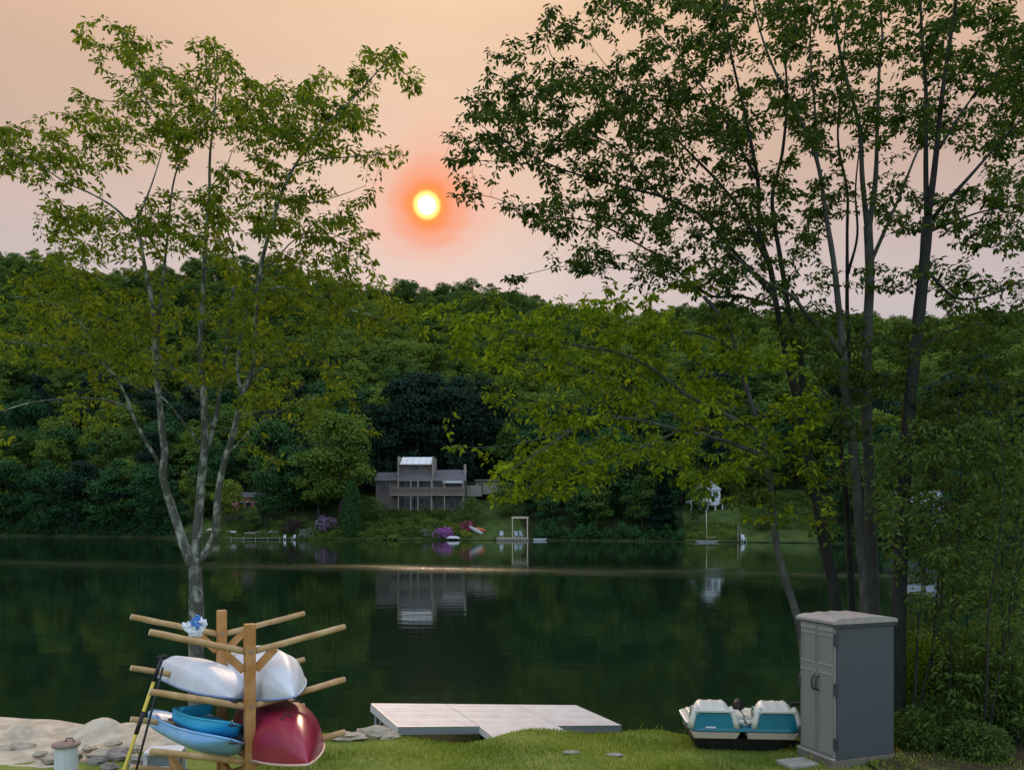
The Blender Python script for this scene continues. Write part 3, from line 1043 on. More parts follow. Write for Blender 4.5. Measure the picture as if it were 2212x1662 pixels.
hwin(887, 903, 1005, 1013, 2.38, 2)
hwin(864, 892, 1038, 1053, 2.38, 4)
hwin(896, 928, 1038, 1053, 2.38, 4)
hwin(817, 838, 1039, 1062, 1.58, 3)
hwin(938, 955, 1039, 1053, 1.78, 2)
hwin(958, 974, 1040, 1053, 1.78, 2)
hwin(978, 996, 1040, 1054, 1.78, 2)
hwin(905, 928, 1073, 1088, 2.38, 2)
hwin(864, 882, 1072, 1094, 2.38, 2, 'door')
hwin(887, 901, 1072, 1096, 2.38, 1, 'door')
hwin(938, 962, 1073, 1096, 1.78, 3, 'door')
hwin(970, 994, 1073, 1096, 1.78, 2, 'door')
hpart('deck_floor', M['house_trim'], [(845, 1004, 1067.5, 1070, -1.2, 1.55)])
rail = hpart('railing', M['house_trim'], [(845, 1004, 1052.5, 1053.6, -1.2, -1.05), (845, 1004, 1064.5, 1065.5, -1.2, -1.05)])
for k in range(54):
    p = 845.5 + k * 2.98
    hpart('rail_board', M['house_siding'], [(p, p + 2.2, 1053.7, 1064.4, -1.16, -1.09)], rail)
for p in (862, 888.5, 904, 932.5, 961, 1001):
    hpart('post', M['house_trim'], [(p - 1.1, p + 1.1, 1038, 1102, -1.02, -.78)])
hpart('awning', M['white_paint'], [(957, 999.5, 1038, 1043, -.75, 1.2)])
ln = thing('garden_shed', (hx(1050), HD + 6, hz(1062)), 'low grey shed and fence right of the brown house', 'shed')
for nm, mt, b in [('wall', 'grey_wood', (1024, 1074, 1036, 1064, 7, 11)), ('roof', 'house_roof', (1022, 1076, 1031, 1036, 6.5, 11.5)), ('door', 'dark_room', (1032, 1040, 1042, 1060, 6.93, 7.05))]:
    hpart(nm, M[mt], [b], ln)
for k in range(11):
    p = 1006.5 + k * 3.0
    hpart('fence_board', M['grey_wood'], [(p, p + 2.7, 1046 + (k % 3) * .4, 1070, 4.0, 4.1)], ln)

# planting between the house and the water
gs = 'rounded green shrubs on the bank below the brown house'
for px, dd, w, h in [(795, 171, 3, 2.2), (818, 170.5, 3, 2.4), (842, 172, 2.6, 2), (868, 173, 2.8, 1.7), (893, 171, 2.6, 1.6), (915, 172.5, 2.8, 1.6), (806, 167.5, 2.8, 1.7), (832, 168, 2.6, 1.8), (858, 168.5, 2.8, 1.9), (884, 168, 2.8, 2.0),
                     (905, 168, 2.4, 2.0), (938, 172, 2.8, 1.7), (785, 167, 2.4, 1.4), (822, 165.6, 2.0, 1.0), (850, 165.5, 2, 1.1), (965, 170.5, 2.4, 1.6), (985, 169, 2.2, 1.5)]:
    shrub(px, dd, w, h, M['shrub_leaf'], 'rounded green shrub on the planted bank below the brown house', group=gs)
shrub(957, 166.0, 3.6, 2.3, M['shrub_leaf'], 'rhododendron in full purple bloom beside the upturned white boat', 'flowering_shrub', flowers=M['flower_purple'], n=900)
shrub(918, 166.5, 2.6, 1.9, M['leaf_whitegreen'], 'silvery white-green shrub left of the purple rhododendron')
shrub(1003, 165.5, 2.4, 1.8, M['shrub_yellow'], 'bright yellow shrub at the water right of the white boat')
shrub(975, 168.5, 3.0, 1.9, M['shrub_yellow'], 'yellow-green shrub above the purple rhododendron')
shrub(1013, 169, 2.8, 2.4, M['leaf_plum'], 'dark shrub with pink blossom above the leaning boats', 'flowering_shrub', flowers=M['flower_pink'])
shrub(703, 171.5, 4.6, 3.4, M['shore_leaf'], 'lilac shrub with pale purple bloom under the broad maple', 'flowering_shrub', flowers=M['flower_lilac'], n=600)
shrub(555, 174, 5.0, 4.0, M['conifer_leaf'], 'black-green weeping shrub right of the pink brick cottage', n=700)
shrub(634, 171.5, 4.8, 3.8, M['leaf_plum'], 'dark plum-leaved rounded shrub behind two white chairs', n=700)
shrub(668, 169, 3.2, 2.3, M['leaf_whitegreen'], 'greyish leafy shrub by the shore left of the columnar evergreen', n=500)
for px, dd, od in [(690, 167, 'second'), (715, 167.3, 'third'), (728, 169, 'fourth'), (680, 170, 'first')]:
    shrub(px, dd, 2.6, 1.5, M['shrub_leaf'], 'low green shrub between plum shrub and columnar evergreen, %s from left' % od, group='low shrubs left of the columnar evergreen')
for k, (px, dd) in enumerate([(1690, 160), (1712, 161), (1735, 161), (1700, 166), (1728, 167)]):
    shrub(px, dd, 3.0, 1.6, M['shrub_leaf'], 'clipped green shrub on the terraced right lawn', group='clipped shrubs on the right lawn')


for px, dd, h_, lb in [(800, 172.5, 6.5, 'bushy small tree at the left corner of the brown house'), (1018, 172, 6.0, 'bushy small tree at the right corner of the brown house'), (880, 174.5, 2.6, 'tall shrub in front of the house tower'),
                       (955, 174.8, 2.8, 'tall shrub in front of the right wing posts'), (1090, 176, 8, 'bushy tree on the slope behind the dock frame')]:
    far_tree('bright', px, dd, h_, lb, name='small_tree', wide=1.1)


def sp(px, dist, dz=0.0):
    X = (px - CX) / F * dist
    return Vector((X, dist, max(float(far_h(X, dist)), WZ) + dz))


# ------------------------------------------------------------------ boats and furniture on the far shore
def hull(L, B, H, n=26, m=12, p=2.6, q=0.75, rise=0.10, vee=1.6, camber=0.12, rocker=0.35, tipw=0.0):
    """a small boat hull along +Y (bow at +L/2), keel down: hull shell and deck as vertex rings"""
    hv, dv = [], []
    for i in range(n):
        s = -1 + 2 * i / (n - 1)
        a = abs(s)
        b = B / 2 * max(1 - a ** p, 0.0) ** q + tipw
        zs = rise * a ** 3
        zk = -H * (1 - rocker * a ** 3)
        zk = zs + (zk - zs) * max(1 - a ** 7, 0.02)
        ring = []
        for j in range(m + 1):
            u = -1 + 2 * j / m
            ca = math.cos(u * math.pi / 2)
            x = b * math.copysign(abs(math.sin(u * math.pi / 2)) ** 0.9, u)
            z = zs + (zk - zs) * ca ** (1 / vee)
            ring.append((x, s * L / 2, z))
        hv.append(ring)
        ring = []
        for j in range(m + 1):
            u = 1 - 2 * j / m
            ring.append((b * u, s * L / 2, zs + camber * (1 - u * u) * (b / (B / 2 + 1e-6)) ** 0.7))
        dv.append(ring)
    return hv, dv


def rings_mb(rings, T):
    mb = MB()
    vs_ = [T @ Vector(p) for r in rings for p in r]
    m = len(rings[0])
    fs = []
    for i in range(len(rings) - 1):
        for j in range(m - 1):
            fs.append((i * m + j, i * m + j + 1, (i + 1) * m + j + 1, (i + 1) * m + j))
    return mb.add(vs_, fs)


def frame_from(near, far, roll):
    """transform with local Y from near to far, rolled about it"""
    near, far = Vector(near), Vector(far)
    y = (far - near).normalized()
    x = y.cross(Vector((0, 0, 1))).normalized()
    z = x.cross(y)
    Mx = Matrix((x, y, z)).transposed().to_4x4()
    return Matrix.Translation((near + far) / 2) @ Mx @ Matrix.Rotation(roll, 4, 'Y')


def far_boat(name, label, c, L, B, H, yaw, roll, material, deckm, pitch=0.0, cat='boat'):
    o = thing(name, c, label, cat)
    T = Matrix.Translation(c) @ Matrix.Rotation(yaw, 4, 'Z') @ Matrix.Rotation(pitch, 4, 'X') @ Matrix.Rotation(roll, 4, 'Y')
    hv, dv = hull(L, B, H)
    rings_mb(hv, T).build('hull', material, o, smooth=True)
    rings_mb(dv, T).build('deck', deckm, o, smooth=True)
    return o


far_boat('upturned_boat', 'white boat lying upside down at the water beside purple rhododendron', sp(979, 164.2, .35), 3.1, 1.25, .5, R(78), R(180), M['white_paint'], M['dark_room'])
far_boat('leaning_kayak', 'long white kayak leaning on the far bank', sp(1029, 166.2, 1.05), 4.0, .7, .3, R(-62), R(90), M['white_paint'], M['white_paint'], R(-26))
far_boat('orange_kayak', 'orange kayak resting beside the long white kayak', sp(1038, 167.0, .9), 2.4, .7, .3, R(-70), R(90), M['boat_orange'], M['boat_orange'], R(-15))
far_boat('grey_rowboat', 'small pale grey boat moored right of the wooden dock frame', Vector((hx(1166) * 162 / HD, 161.5, WZ + .28)), 3.0, 1.2, .42, R(84), 0, M['white_paint'], M['grey_paint'])
far_boat('white_rowboat', 'white rowing boat on the shore in front of the brick cottage', sp(500, 172.8, .45), 3.0, 1.1, .4, R(70), R(25), M['white_paint'], M['grey_paint'])
far_boat('pale_canoe', 'pale canoe lying on the bank left of the brick cottage', sp(464, 177.5, .4), 4.2, .9, .4, R(82), R(180), M['raft_wood'], M['dark_room'])
sb = far_boat('sailboat', 'small sailboat with bare mast moored before the white gabled house', Vector((U(1527, 1172, 147).x, 147, WZ + .25)), 4.4, 1.3, .35, R(80), 0, M['white_paint'], M['dark_room'])
cx = U(1527, 1172, 147).x
MB().tube([(cx, 147, WZ + .1), (cx - .12, 147, WZ + 6.0)], [.075, .06], 8).build('mast', M['raft_wood'], sb, smooth=True)
MB().tube([(cx, 146.9, WZ + .9), (cx + 1.6, 146.9, WZ + .95)], [.05, .04], 6).build('boom', M['raft_wood'], sb, smooth=True)

# wooden raft dock with a tall frame
k = 162.0 / F
fx = lambda p: (p - CX) * k
fz = lambda p: CZ + (HY - p) * k
dk = thing('swim_dock', (fx(1108), 162, WZ), 'pale wooden dock with tall white frame at the far shore', 'dock')
MB().span(fx(1073), fx(1142), 161.2, 164.5, WZ - .1, WZ + .34).build('frame_base', M['grey_wood'], dk)
for q in range(12):
    a = fx(1073) + q * (fx(1142) - fx(1073)) / 12
    MB().span(a, a + (fx(1142) - fx(1073)) / 12 - .05, 161.0, 164.6, WZ + .345, WZ + .5).build('plank', M['raft_wood'], dk)
for p in (1107, 1139.5):
    for y in (161.4, 164.2):
        MB().span(fx(p) - .09, fx(p) + .09, y - .09, y + .09, WZ + .5, fz(1116)).build('post', M['raft_wood'], dk)
for y in (161.4, 164.2):
    MB().span(fx(1105), fx(1141.5), y - .1, y + .1, fz(1119), fz(1115)).build('crossbeam', M['raft_wood'], dk)
for p in (1107, 1139.5):
    MB().span(fx(p) - .08, fx(p) + .08, 161.5, 164.1, fz(1119) + .02, fz(1115.5)).build('side_beam', M['raft_wood'], dk)


def chair(name, c, rz, material, label, group=None, s=1.0):
    o = thing(name, c, label, 'chair', group)
    c = Vector(c)
    T = lambda x, y, z: c + Matrix.Rotation(rz, 3, 'Z') @ Vector((x, y, z)) * s
    rm = Matrix.Rotation(rz, 3, 'Z')
    MB().box(T(0, 0, .40), (.55 * s, .5 * s, .06 * s), rz).build('seat', material, o)
    MB().box(T(0, .27, .75), (.55 * s, .06 * s, .7 * s), rot=rm @ Matrix.Rotation(R(-14), 3, 'X')).build('backrest', material, o)
    for x in (-.24, .24):
        for y in (-.22, .22):
            MB().box(T(x, y, .185), (.06 * s, .06 * s, .37 * s), rz).build('leg', material, o)
        MB().box(T(x * 1.2, 0, .58), (.08 * s, .55 * s, .04 * s), rz).build('armrest', material, o)
    return o


chair('garden_chair', sp(615, 168.3), R(10), M['white_paint'], 'left one of two white chairs before the plum shrub', s=.95)
chair('garden_chair', sp(635, 168.3), R(-15), M['white_paint'], 'right one of two white chairs before the plum shrub', s=.95)
chair('garden_chair', sp(1607, 146.5), R(20), M['white_paint'], 'white chair alone on the right lawn by two posts', s=1.35)
for q, (p, lb) in enumerate([(1083, 'grey chair on the wooden dock, left of the tall frame'), (1116, 'grey chair under the tall dock frame, left one'), (1127, 'grey chair under the tall dock frame, right one')]):
    chair('dock_chair', (fx(p), 163.2, WZ + .5), R(20 * q), M['grey_paint'], lb, s=1.3)
for q, (p, lb) in enumerate([(1594, 'slim wooden post left of the white chair on the right lawn'), (1600, 'slim wooden post touching distance from the white lawn chair')]):
    b = sp(p, 147.5)
    po = tag(MB().tube([b + Vector((0, 0, -.2)), b + Vector((.03, 0, 1.4)), b + Vector((.02, 0, 2.9 - q * .3))], [.1, .09, .085], 8).build('mooring_post', M['grey_wood'], loc=b), lb, 'post')

# stone wall and little landing stage in front of the brick cottage
wl = thing('stone_wall', sp(567, 171.6), 'low dark stone wall at the water before the brick cottage', 'wall')
rg = random.Random(5)
for q in range(34):
    p = 531 + (q % 17) * 4.3 + rg.uniform(-.6, .6)
    b = sp(p, 171.4 + rg.uniform(-.15, .15), .1 + .42 * (q // 17))
    MB().lump(b, (.30, .3, .26), q, 8, 6, .3).build('stone', M['stone_grey'], wl)
ld = thing('landing_stage', (U(570, 1158, 169).x, 169, WZ), 'weathered plank landing stage along the shore below stone wall', 'dock')
for q in range(20):
    a = U(500 + q * 7, 1158, 169).x
    MB().span(a, a + .62, 168.2, 169.8, WZ + .22 + .012 * (q % 3), WZ + .30 + .012 * (q % 3)).build('plank', M['grey_wood'], ld)
for q in range(6):
    a = U(503 + q * 26, 1158, 169).x
    MB().tube([(a, 168.1, WZ - .8), (a, 168.1, WZ + .62)], .09, 7).build('pile', M['grey_wood'], ld)

# pink brick cottage
BD = 187.0
bx = lambda p: (p - CX) / F * BD
bz = lambda p: CZ + (HY - p) / F * BD
bh = thing('brick_cottage', (bx(530), BD, bz(1103)), 'small pink brick cottage half hidden by trees on the far shore', 'cottage')
MB().span(bx(503), bx(566), BD, BD + 6, bz(1106), bz(1073)).build('wall', M['brick_pink'], bh)
MB().add([(bx(500), BD - .5, bz(1074)), (bx(570), BD - .5, bz(1074)), (bx(570), BD + 3.2, bz(1061)), (bx(500), BD + 3.2, bz(1061)), (bx(500), BD + 6.6, bz(1074)), (bx(570), BD + 6.6, bz(1074))],
         [(0, 1, 2, 3), (3, 2, 5, 4), (0, 3, 4), (1, 5, 2), (0, 4, 5, 1)]).build('roof', M['house_roof'], bh)
MB().span(bx(502), bx(517), BD - .75, BD - .05, bz(1104), bz(1053)).build('chimney', M['brick_pink'], bh)
for a, b in ((519, 526), (531, 542), (550, 558)):
    w = MB().span(bx(a), bx(b), BD - .08, BD + .1, bz(1101), bz(1084)).build('doorway', M['dark_room'], bh)
    MB().span(bx(a) - .12, bx(b) + .12, BD - .16, BD - .03, bz(1084), bz(1082.4)).build('lintel', M['white_paint'], w)

# white gabled house
WD = 167.0
wx = lambda p: (p - CX) / F * WD
wz = lambda p: CZ + (HY - p) / F * WD
wh = thing('white_house', (wx(1531), WD, wz(1116)), 'narrow white gabled house with porch columns on the right far shore', 'house')
MB().span(wx(1509), wx(1556), WD, WD + 8, wz(1118), wz(1057)).build('wall', M['white_paint'], wh)
MB().add([(wx(1506), WD - .3, wz(1057)), (wx(1559), WD - .3, wz(1057)), (wx(1532), WD - .3, wz(1035)), (wx(1506), WD + 8.3, wz(1057)), (wx(1559), WD + 8.3, wz(1057)), (wx(1532), WD + 8.3, wz(1035))],
         [(0, 1, 2), (3, 5, 4), (0, 2, 5, 3), (1, 4, 5, 2), (0, 3, 4, 1)]).build('gable_roof', M['white_paint'], wh)
for a, b in ((1514, 1523), (1527, 1537), (1541, 1550)):
    w = MB().span(wx(a), wx(b), WD - .05, WD + .1, wz(1075), wz(1061)).build('window', M['glass_dark'], wh)
    MB().span((wx(a) + wx(b)) / 2 - .03, (wx(a) + wx(b)) / 2 + .03, WD - .1, WD - .04, wz(1075), wz(1061)).build('muntin', M['white_paint'], w)
MB().span(wx(1506), wx(1558), WD - 2.2, WD - .06, wz(1091), wz(1080)).build('porch_roof', M['white_paint'], wh)
MB().span(wx(1506), wx(1558), WD - 2.2, WD - .06, wz(1118), wz(1114)).build('porch_floor', M['white_paint'], wh)
for p in (1509, 1523, 1540, 1555):
    MB().span(wx(p) - .13, wx(p) + .13, WD - 2.1, WD - 1.84, wz(1114), wz(1091)).build('column', M['white_paint'], wh)
for a, b in ((1512, 1521), (1526, 1537), (1543, 1552)):
    MB().span(wx(a), wx(b), WD - .05, WD + .1, wz(1113), wz(1094)).build('door', M['dark_room'], wh)
MB().add([(wx(1487), WD - 1.5, wz(1084)), (wx(1505.5), WD - 1.5, wz(1074)), (wx(1505.5), WD + 3, wz(1074)), (wx(1487), WD + 3, wz(1084)),
          (wx(1487), WD - 1.5, wz(1086)), (wx(1505.5), WD - 1.5, wz(1076)), (wx(1505.5), WD + 3, wz(1076)), (wx(1487), WD + 3, wz(1086))],
         [(0, 1, 2, 3), (7, 6, 5, 4), (0, 4, 5, 1), (1, 5, 6, 2), (2, 6, 7, 3), (3, 7, 4, 0)]).build('side_roof', M['white_paint'], wh)
MB().span(wx(1489), wx(1491), WD - 1.4, WD - 1.2, wz(1116), wz(1085.5)).build('column', M['white_paint'], wh)

# blue-grey house behind the saplings
GD = 140.0
gx = lambda p: (p - CX) / F * GD
gz = lambda p: CZ + (HY - p) / F * GD
gh = thing('grey_house', (gx(2000), GD, gz(1130)), 'low blue-grey house with white windows behind saplings at right', 'house')
MB().span(gx(1948), gx(2058), GD, GD + 7, gz(1140), gz(1082)).build('wall', M['grey_paint'], gh)
MB().add([(gx(1943), GD - .5, gz(1083)), (gx(2063), GD - .5, gz(1083)), (gx(2063), GD + 3.5, gz(1058)), (gx(1943), GD + 3.5, gz(1058)), (gx(1943), GD + 7.5, gz(1083)), (gx(2063), GD + 7.5, gz(1083))],
         [(0, 1, 2, 3), (3, 2, 5, 4), (0, 3, 4), (1, 5, 2), (0, 4, 5, 1)]).build('roof', M['grey_paint'], gh)
for a, b in ((1958, 1976), (1992, 2002), (2018, 2028), (2038, 2050)):
    w = MB().span(gx(a), gx(b), GD - .08, GD + .1, gz(1122), gz(1094)).build('window_frame', M['white_paint'], gh)
    MB().span(gx(a) + .15, gx(b) - .15, GD - .12, GD, gz(1120), gz(1096)).build('pane', M['glass_dark'], w)

# ------------------------------------------------------------------ near trees
class Tree:
    def __init__(self, name, label, bark, leafm, base, group=None, leaf=(0.10, 0.045), nleaf=10, droop=0.45, cat='tree'):
        self.name, self.label, self.bark, self.leafm, self.group = name, label, bark, leafm, group
        self.leaf, self.nleaf, self.droop, self.cat = leaf, nleaf, droop, cat
        self.main = MB()
        self.base = base
        self.twigs = []          # lists of points
        self.nodes = []


TREES = []
NODE_P, NODE_T, NODE_R = [], [], []


def smooth_path(ctrl, step=0.14):
    """Catmull-Rom through control points (x, y, z, r)"""
    c = [np.array(p, float) for p in ctrl]
    c = [2 * c[0] - c[1]] + c + [2 * c[-1] - c[-2]]
    out = []
    for i in range(1, len(c) - 2):
        L = np.linalg.norm(c[i + 1][:3] - c[i][:3])
        n = max(2, int(L / step))
        for k_ in range(n):
            t = k_ / n
            a, b, cc, d_ = c[i - 1], c[i], c[i + 1], c[i + 2]
            out.append(0.5 * (2 * b + (cc - a) * t + (2 * a - 5 * b + 4 * cc - d_) * t * t + (3 * b - a - 3 * cc + d_) * t ** 3))
    out.append(c[-2])
    return out


def limb(ti, pix, d0, d1, r0, r1, wob=0.06):
    """main limb through photo points, at distances running from d0 to d1"""
    n = len(pix)
    ctrl = []
    L = [0.0]
    for i in range(1, n):
        L.append(L[-1] + math.hypot(pix[i][0] - pix[i - 1][0], pix[i][1] - pix[i - 1][1]))
    for i, (px, py) in enumerate(pix):
        t = L[i] / L[-1]
        d_ = d0 + (d1 - d0) * t + (wob * math.sin(i * 2.3 + px) if 0 < i else 0)
        p = U(px, py, d_)
        ctrl.append((p.x, p.y, p.z, (r0 + (r1 - r0) * t ** 0.8) * .76))
    path = smooth_path(ctrl)
    tr = TREES[ti]
    rr = [max(0.004, q[3]) * (1 + 0.10 * mnoise.noise(Vector((q[0] * 3, q[1] * 3, q[2] * 4)))) for q in path]
    tr.main.tube([q[:3] for q in path], rr, 10 if r0 > 0.05 else 7)
    for q, r_ in zip(path, rr):
        NODE_P.append(q[:3])
        NODE_T.append(ti)
        NODE_R.append(r_)
    return path


def new_tree(*a, **k):
    TREES.append(Tree(*a, **k))
    return len(TREES) - 1


# --- left tree behind the kayak rack
DL = 12.2
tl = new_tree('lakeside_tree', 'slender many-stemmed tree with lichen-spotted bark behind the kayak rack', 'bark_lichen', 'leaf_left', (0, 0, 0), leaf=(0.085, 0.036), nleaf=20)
gz0 = 1126 + (CZ + 0.45) / DL * F
limb(tl, [(424, gz0 + 12), (425, 1480), (424, 1394), (424, 1302), (422, 1242), (420, 1205)], DL, DL, .175, .135, 0)
limb(tl, [(416, 1225), (405, 1200), (389, 1150), (371, 1095), (355, 1045), (352, 1014), (356, 975), (351, 938), (345, 870), (336, 795), (335, 732), (326, 640), (314, 583), (301, 505), (299, 466)], DL, DL - .5, .10, .028)
limb(tl, [(299, 470), (326, 403), (340, 360), (352, 320)], DL - .5, DL - .2, .022, .008)
limb(tl, [(300, 505), (270, 470), (237, 441), (190, 415), (144, 395), (70, 350), (-10, 320)], DL - .5, DL - 1.4, .026, .006)
limb(tl, [(353, 1015), (335, 985), (314, 950), (293, 910), (276, 880), (230, 864), (187, 859), (76, 867), (-10, 892)], DL - .05, DL - 1.6, .045, .008)
limb(tl, [(293, 910), (275, 860), (240, 800), (170, 760), (90, 745), (-10, 735)], DL - .4, DL - 1.5, .03, .007)
limb(tl, [(240, 800), (200, 740), (170, 690), (110, 655), (30, 640)], DL - .7, DL - 1.2, .02, .006)
limb(tl, [(420, 1222), (425, 1166), (431, 1090), (437, 1014), (442, 955), (439, 838), (432, 753), (437, 668), (441, 583), (445, 509), (452, 424), (454, 331), (466, 212), (462, 95)], DL, DL + .6, .105, .008)
limb(tl, [(462, 925), (424, 850), (360, 783), (297, 732), (230, 690), (150, 640)], DL + .15, DL + 1.3, .034, .007)
limb(tl, [(436, 962), (398, 914), (352, 859), (293, 829), (230, 800)], DL + .1, DL - .9, .034, .008)
limb(tl, [(446, 975), (462, 923), (476, 840), (488, 753), (500, 668), (505, 562), (492, 500), (479, 458), (478, 400), (500, 330)], DL + .15, DL + 1.1, .05, .008)
limb(tl, [(428, 1215), (445, 1190), (462, 1160), (468, 1120), (471, 1070), (480, 1015), (490, 980), (505, 931), (526, 846), (547, 795), (549, 732), (555, 650), (564, 572), (589, 479), (606, 424), (636, 360), (695, 280), (763, 212), (856, 110)], DL, DL - .9, .082, .008)
limb(tl, [(521, 850), (513, 778), (534, 668), (568, 596), (595, 562), (640, 515), (700, 500), (770, 530)], DL - .3, DL + .5, .036, .006)
limb(tl, [(636, 360), (680, 345), (740, 340), (800, 335), (880, 335)], DL - .65, DL - 1.2, .02, .005)
limb(tl, [(555, 650), (600, 620), (680, 640), (760, 670), (850, 690)], DL - .4, DL - 1.3, .025, .006)
limb(tl, [(526, 846), (560, 800), (610, 765), (680, 770), (740, 800)], DL - .3, DL + .7, .024, .006)
limb(tl, [(490, 985), (530, 940), (580, 900), (640, 870), (700, 850)], DL - .2, DL - 1.2, .02, .006)
limb(tl, [(338, 800), (343, 700), (352, 605), (360, 530), (373, 403), (394, 343), (437, 288), (462, 237), (530, 200), (580, 180)], DL - .15, DL + .2, .038, .008)
limb(tl, [(394, 343), (360, 288), (314, 212), (271, 106), (235, 45)], DL, DL - .3, .024, .006)
limb(tl, [(360, 1005), (368, 985), (385, 968)], DL, DL - .3, .014, .006, 0)
limb(tl, [(314, 220), (250, 220), (180, 210)], DL - .1, DL + .6, .014, .005)
limb(tl, [(606, 424), (660, 440), (740, 420), (790, 400)], DL - .6, DL + .2, .016, .005)
LEFT_T = [tl]
BL = [(240, 85, 62, 48), (310, 150, 62, 60), (445, 125, 50, 45), (475, 195, 75, 55), (205, 240, 75, 45), (340, 235, 100, 62), (300, 300, 110, 45), (50, 320, 95, 50), (-30, 330, 60, 50), (150, 368, 110, 42),
      (555, 235, 80, 60), (640, 245, 75, 70), (720, 195, 80, 50), (820, 135, 52, 36), (868, 178, 36, 24), (480, 310, 130, 55), (640, 330, 75, 55), (760, 285, 65, 60), (825, 338, 50, 20),
      (225, 500, 140, 58), (130, 470, 55, 34), (390, 480, 110, 70), (540, 440, 110, 70), (660, 455, 100, 50), (740, 520, 70, 50), (792, 410, 12, 24), (600, 560, 140, 42), (765, 590, 75, 32), (200, 560, 110, 34)]
BLOW = [(80, 645, 110, 50), (210, 640, 130, 60), (60, 735, 100, 50), (185, 735, 125, 50), (300, 700, 100, 70), (430, 640, 100, 50), (520, 700, 90, 75), (620, 675, 120, 60), (750, 680, 115, 52), (850, 690, 70, 40),
        (640, 765, 85, 42), (270, 805, 105, 42), (200, 880, 55, 42), (-5, 905, 18, 60), (640, 870, 65, 50), (700, 840, 55, 34), (560, 890, 55, 55), (480, 830, 75, 50), (590, 965, 20, 30), (360, 760, 80, 50), (780, 935, 35, 16), (0, 1000, 12, 30)]

# --- right-hand group
t1 = new_tree('lakeside_tree', 'leaning pale-barked tree left of the grey cabinet with long arching boughs', 'bark_grey', 'leaf_yellow', (0, 0, 0), leaf=(0.092, 0.045), nleaf=18)
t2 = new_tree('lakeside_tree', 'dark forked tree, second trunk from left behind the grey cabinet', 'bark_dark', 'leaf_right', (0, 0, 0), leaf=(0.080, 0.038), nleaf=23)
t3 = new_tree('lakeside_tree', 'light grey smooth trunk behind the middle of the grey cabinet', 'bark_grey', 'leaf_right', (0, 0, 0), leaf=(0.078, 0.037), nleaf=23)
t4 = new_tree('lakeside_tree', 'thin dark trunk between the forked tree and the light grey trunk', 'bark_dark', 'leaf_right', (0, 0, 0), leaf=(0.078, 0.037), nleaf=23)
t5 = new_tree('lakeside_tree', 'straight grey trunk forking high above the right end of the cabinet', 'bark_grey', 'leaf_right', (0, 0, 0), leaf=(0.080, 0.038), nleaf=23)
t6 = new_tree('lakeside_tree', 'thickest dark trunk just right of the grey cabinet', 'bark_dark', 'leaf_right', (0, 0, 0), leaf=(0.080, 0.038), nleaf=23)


def gy(d_, z=-0.1):
    return HY + (CZ - z) / d_ * F


D1 = 11.6
limb(t1, [(1752, gy(D1, -.3)), (1735, 1400), (1722, 1330), (1700, 1260), (1680, 1190), (1668, 1100), (1664, 1040), (1650, 960), (1625, 880), (1602, 800), (1590, 760), (1570, 700), (1520, 640)], D1, D1 + .3, .10, .035)
limb(t1, [(1640, 935), (1573, 898), (1492, 857), (1440, 820), (1396, 787), (1330, 760), (1240, 745), (1130, 720), (1000, 690)], D1 + .05, D1 - .9, .055, .007)
limb(t1, [(1560, 940), (1470, 905), (1374, 850), (1293, 809), (1234, 787), (1160, 775), (1060, 800), (980, 850)], D1 + .4, D1 + 1.4, .04, .006)
limb(t1, [(1655, 985), (1560, 950), (1470, 928), (1370, 905), (1308, 905), (1245, 924), (1150, 985), (1060, 1040)], D1 - .1, D1 - 1.3, .045, .007)
limb(t1, [(1590, 760), (1536, 728), (1470, 717), (1363, 728), (1250, 690), (1120, 670)], D1 + .3, D1 + .9, .03, .006)
limb(t1, [(1658, 905), (1603, 861), (1551, 824), (1480, 760), (1400, 690)], D1 + .2, D1 + 1.2, .035, .006)
limb(t1, [(1470, 928), (1400, 960), (1320, 985), (1240, 1010), (1130, 1055)], D1 - .6, D1 - 1.0, .022, .006)
limb(t1, [(1400, 880), (1320, 940), (1250, 960)], D1 + .9, D1 + .4, .016, .006)
limb(t1, [(1245, 924), (1130, 955), (1060, 965), (960, 965)], D1 - 1.0, D1 - 1.5, .012, .004)
limb(t1, [(1665, 1040), (1640, 1020), (1600, 1010), (1560, 1040)], D1, D1 - .8, .02, .006)
D2 = 12.3
limb(t2, [(1822, gy(D2, -.3)), (1806, 1310), (1785, 1190), (1764, 1081), (1741, 951), (1733, 885)], D2, D2, .135, .10, 0)
limb(t2, [(1734, 900), (1712, 825), (1694, 744), (1682, 683), (1673, 638), (1664, 578), (1640, 500), (1637, 390), (1610, 250), (1580, 120), (1560, -20)], D2, D2 - .5, .085, .012)
limb(t2, [(1735, 895), (1733, 820), (1724, 729), (1703, 668), (1694, 607), (1684, 547), (1668, 430), (1690, 330), (1700, 200), (1690, 60), (1690, -60)], D2, D2 + .6, .075, .012)
limb(t2, [(1673, 640), (1600, 560), (1520, 470), (1430, 425), (1330, 400), (1200, 360), (1080, 300), (1010, 245)], D2 - .3, D2 - 1.4, .045, .006)
limb(t2, [(1664, 580), (1590, 440), (1480, 320), (1370, 220), (1270, 165), (1190, 120), (1185, 20)], D2 - .3, D2 - .6, .04, .004)
limb(t2, [(1705, 670), (1600, 640), (1540, 640), (1488, 605), (1400, 540), (1280, 480), (1150, 460), (1060, 425), (985, 420)], D2 + .2, D2 + 1.3, .036, .005)
limb(t2, [(1637, 390), (1560, 250), (1480, 140), (1400, 50), (1330, -20)], D2 - .4, D2 + .4, .03, .006)
limb(t2, [(1540, 642), (1450, 600), (1340, 580), (1220, 575), (1110, 600)], D2 + .5, D2 - .5, .02, .004)
limb(t2, [(1430, 425), (1330, 320), (1240, 270), (1130, 190), (1050, 150)], D2 - .9, D2 - 1.6, .02, .005)
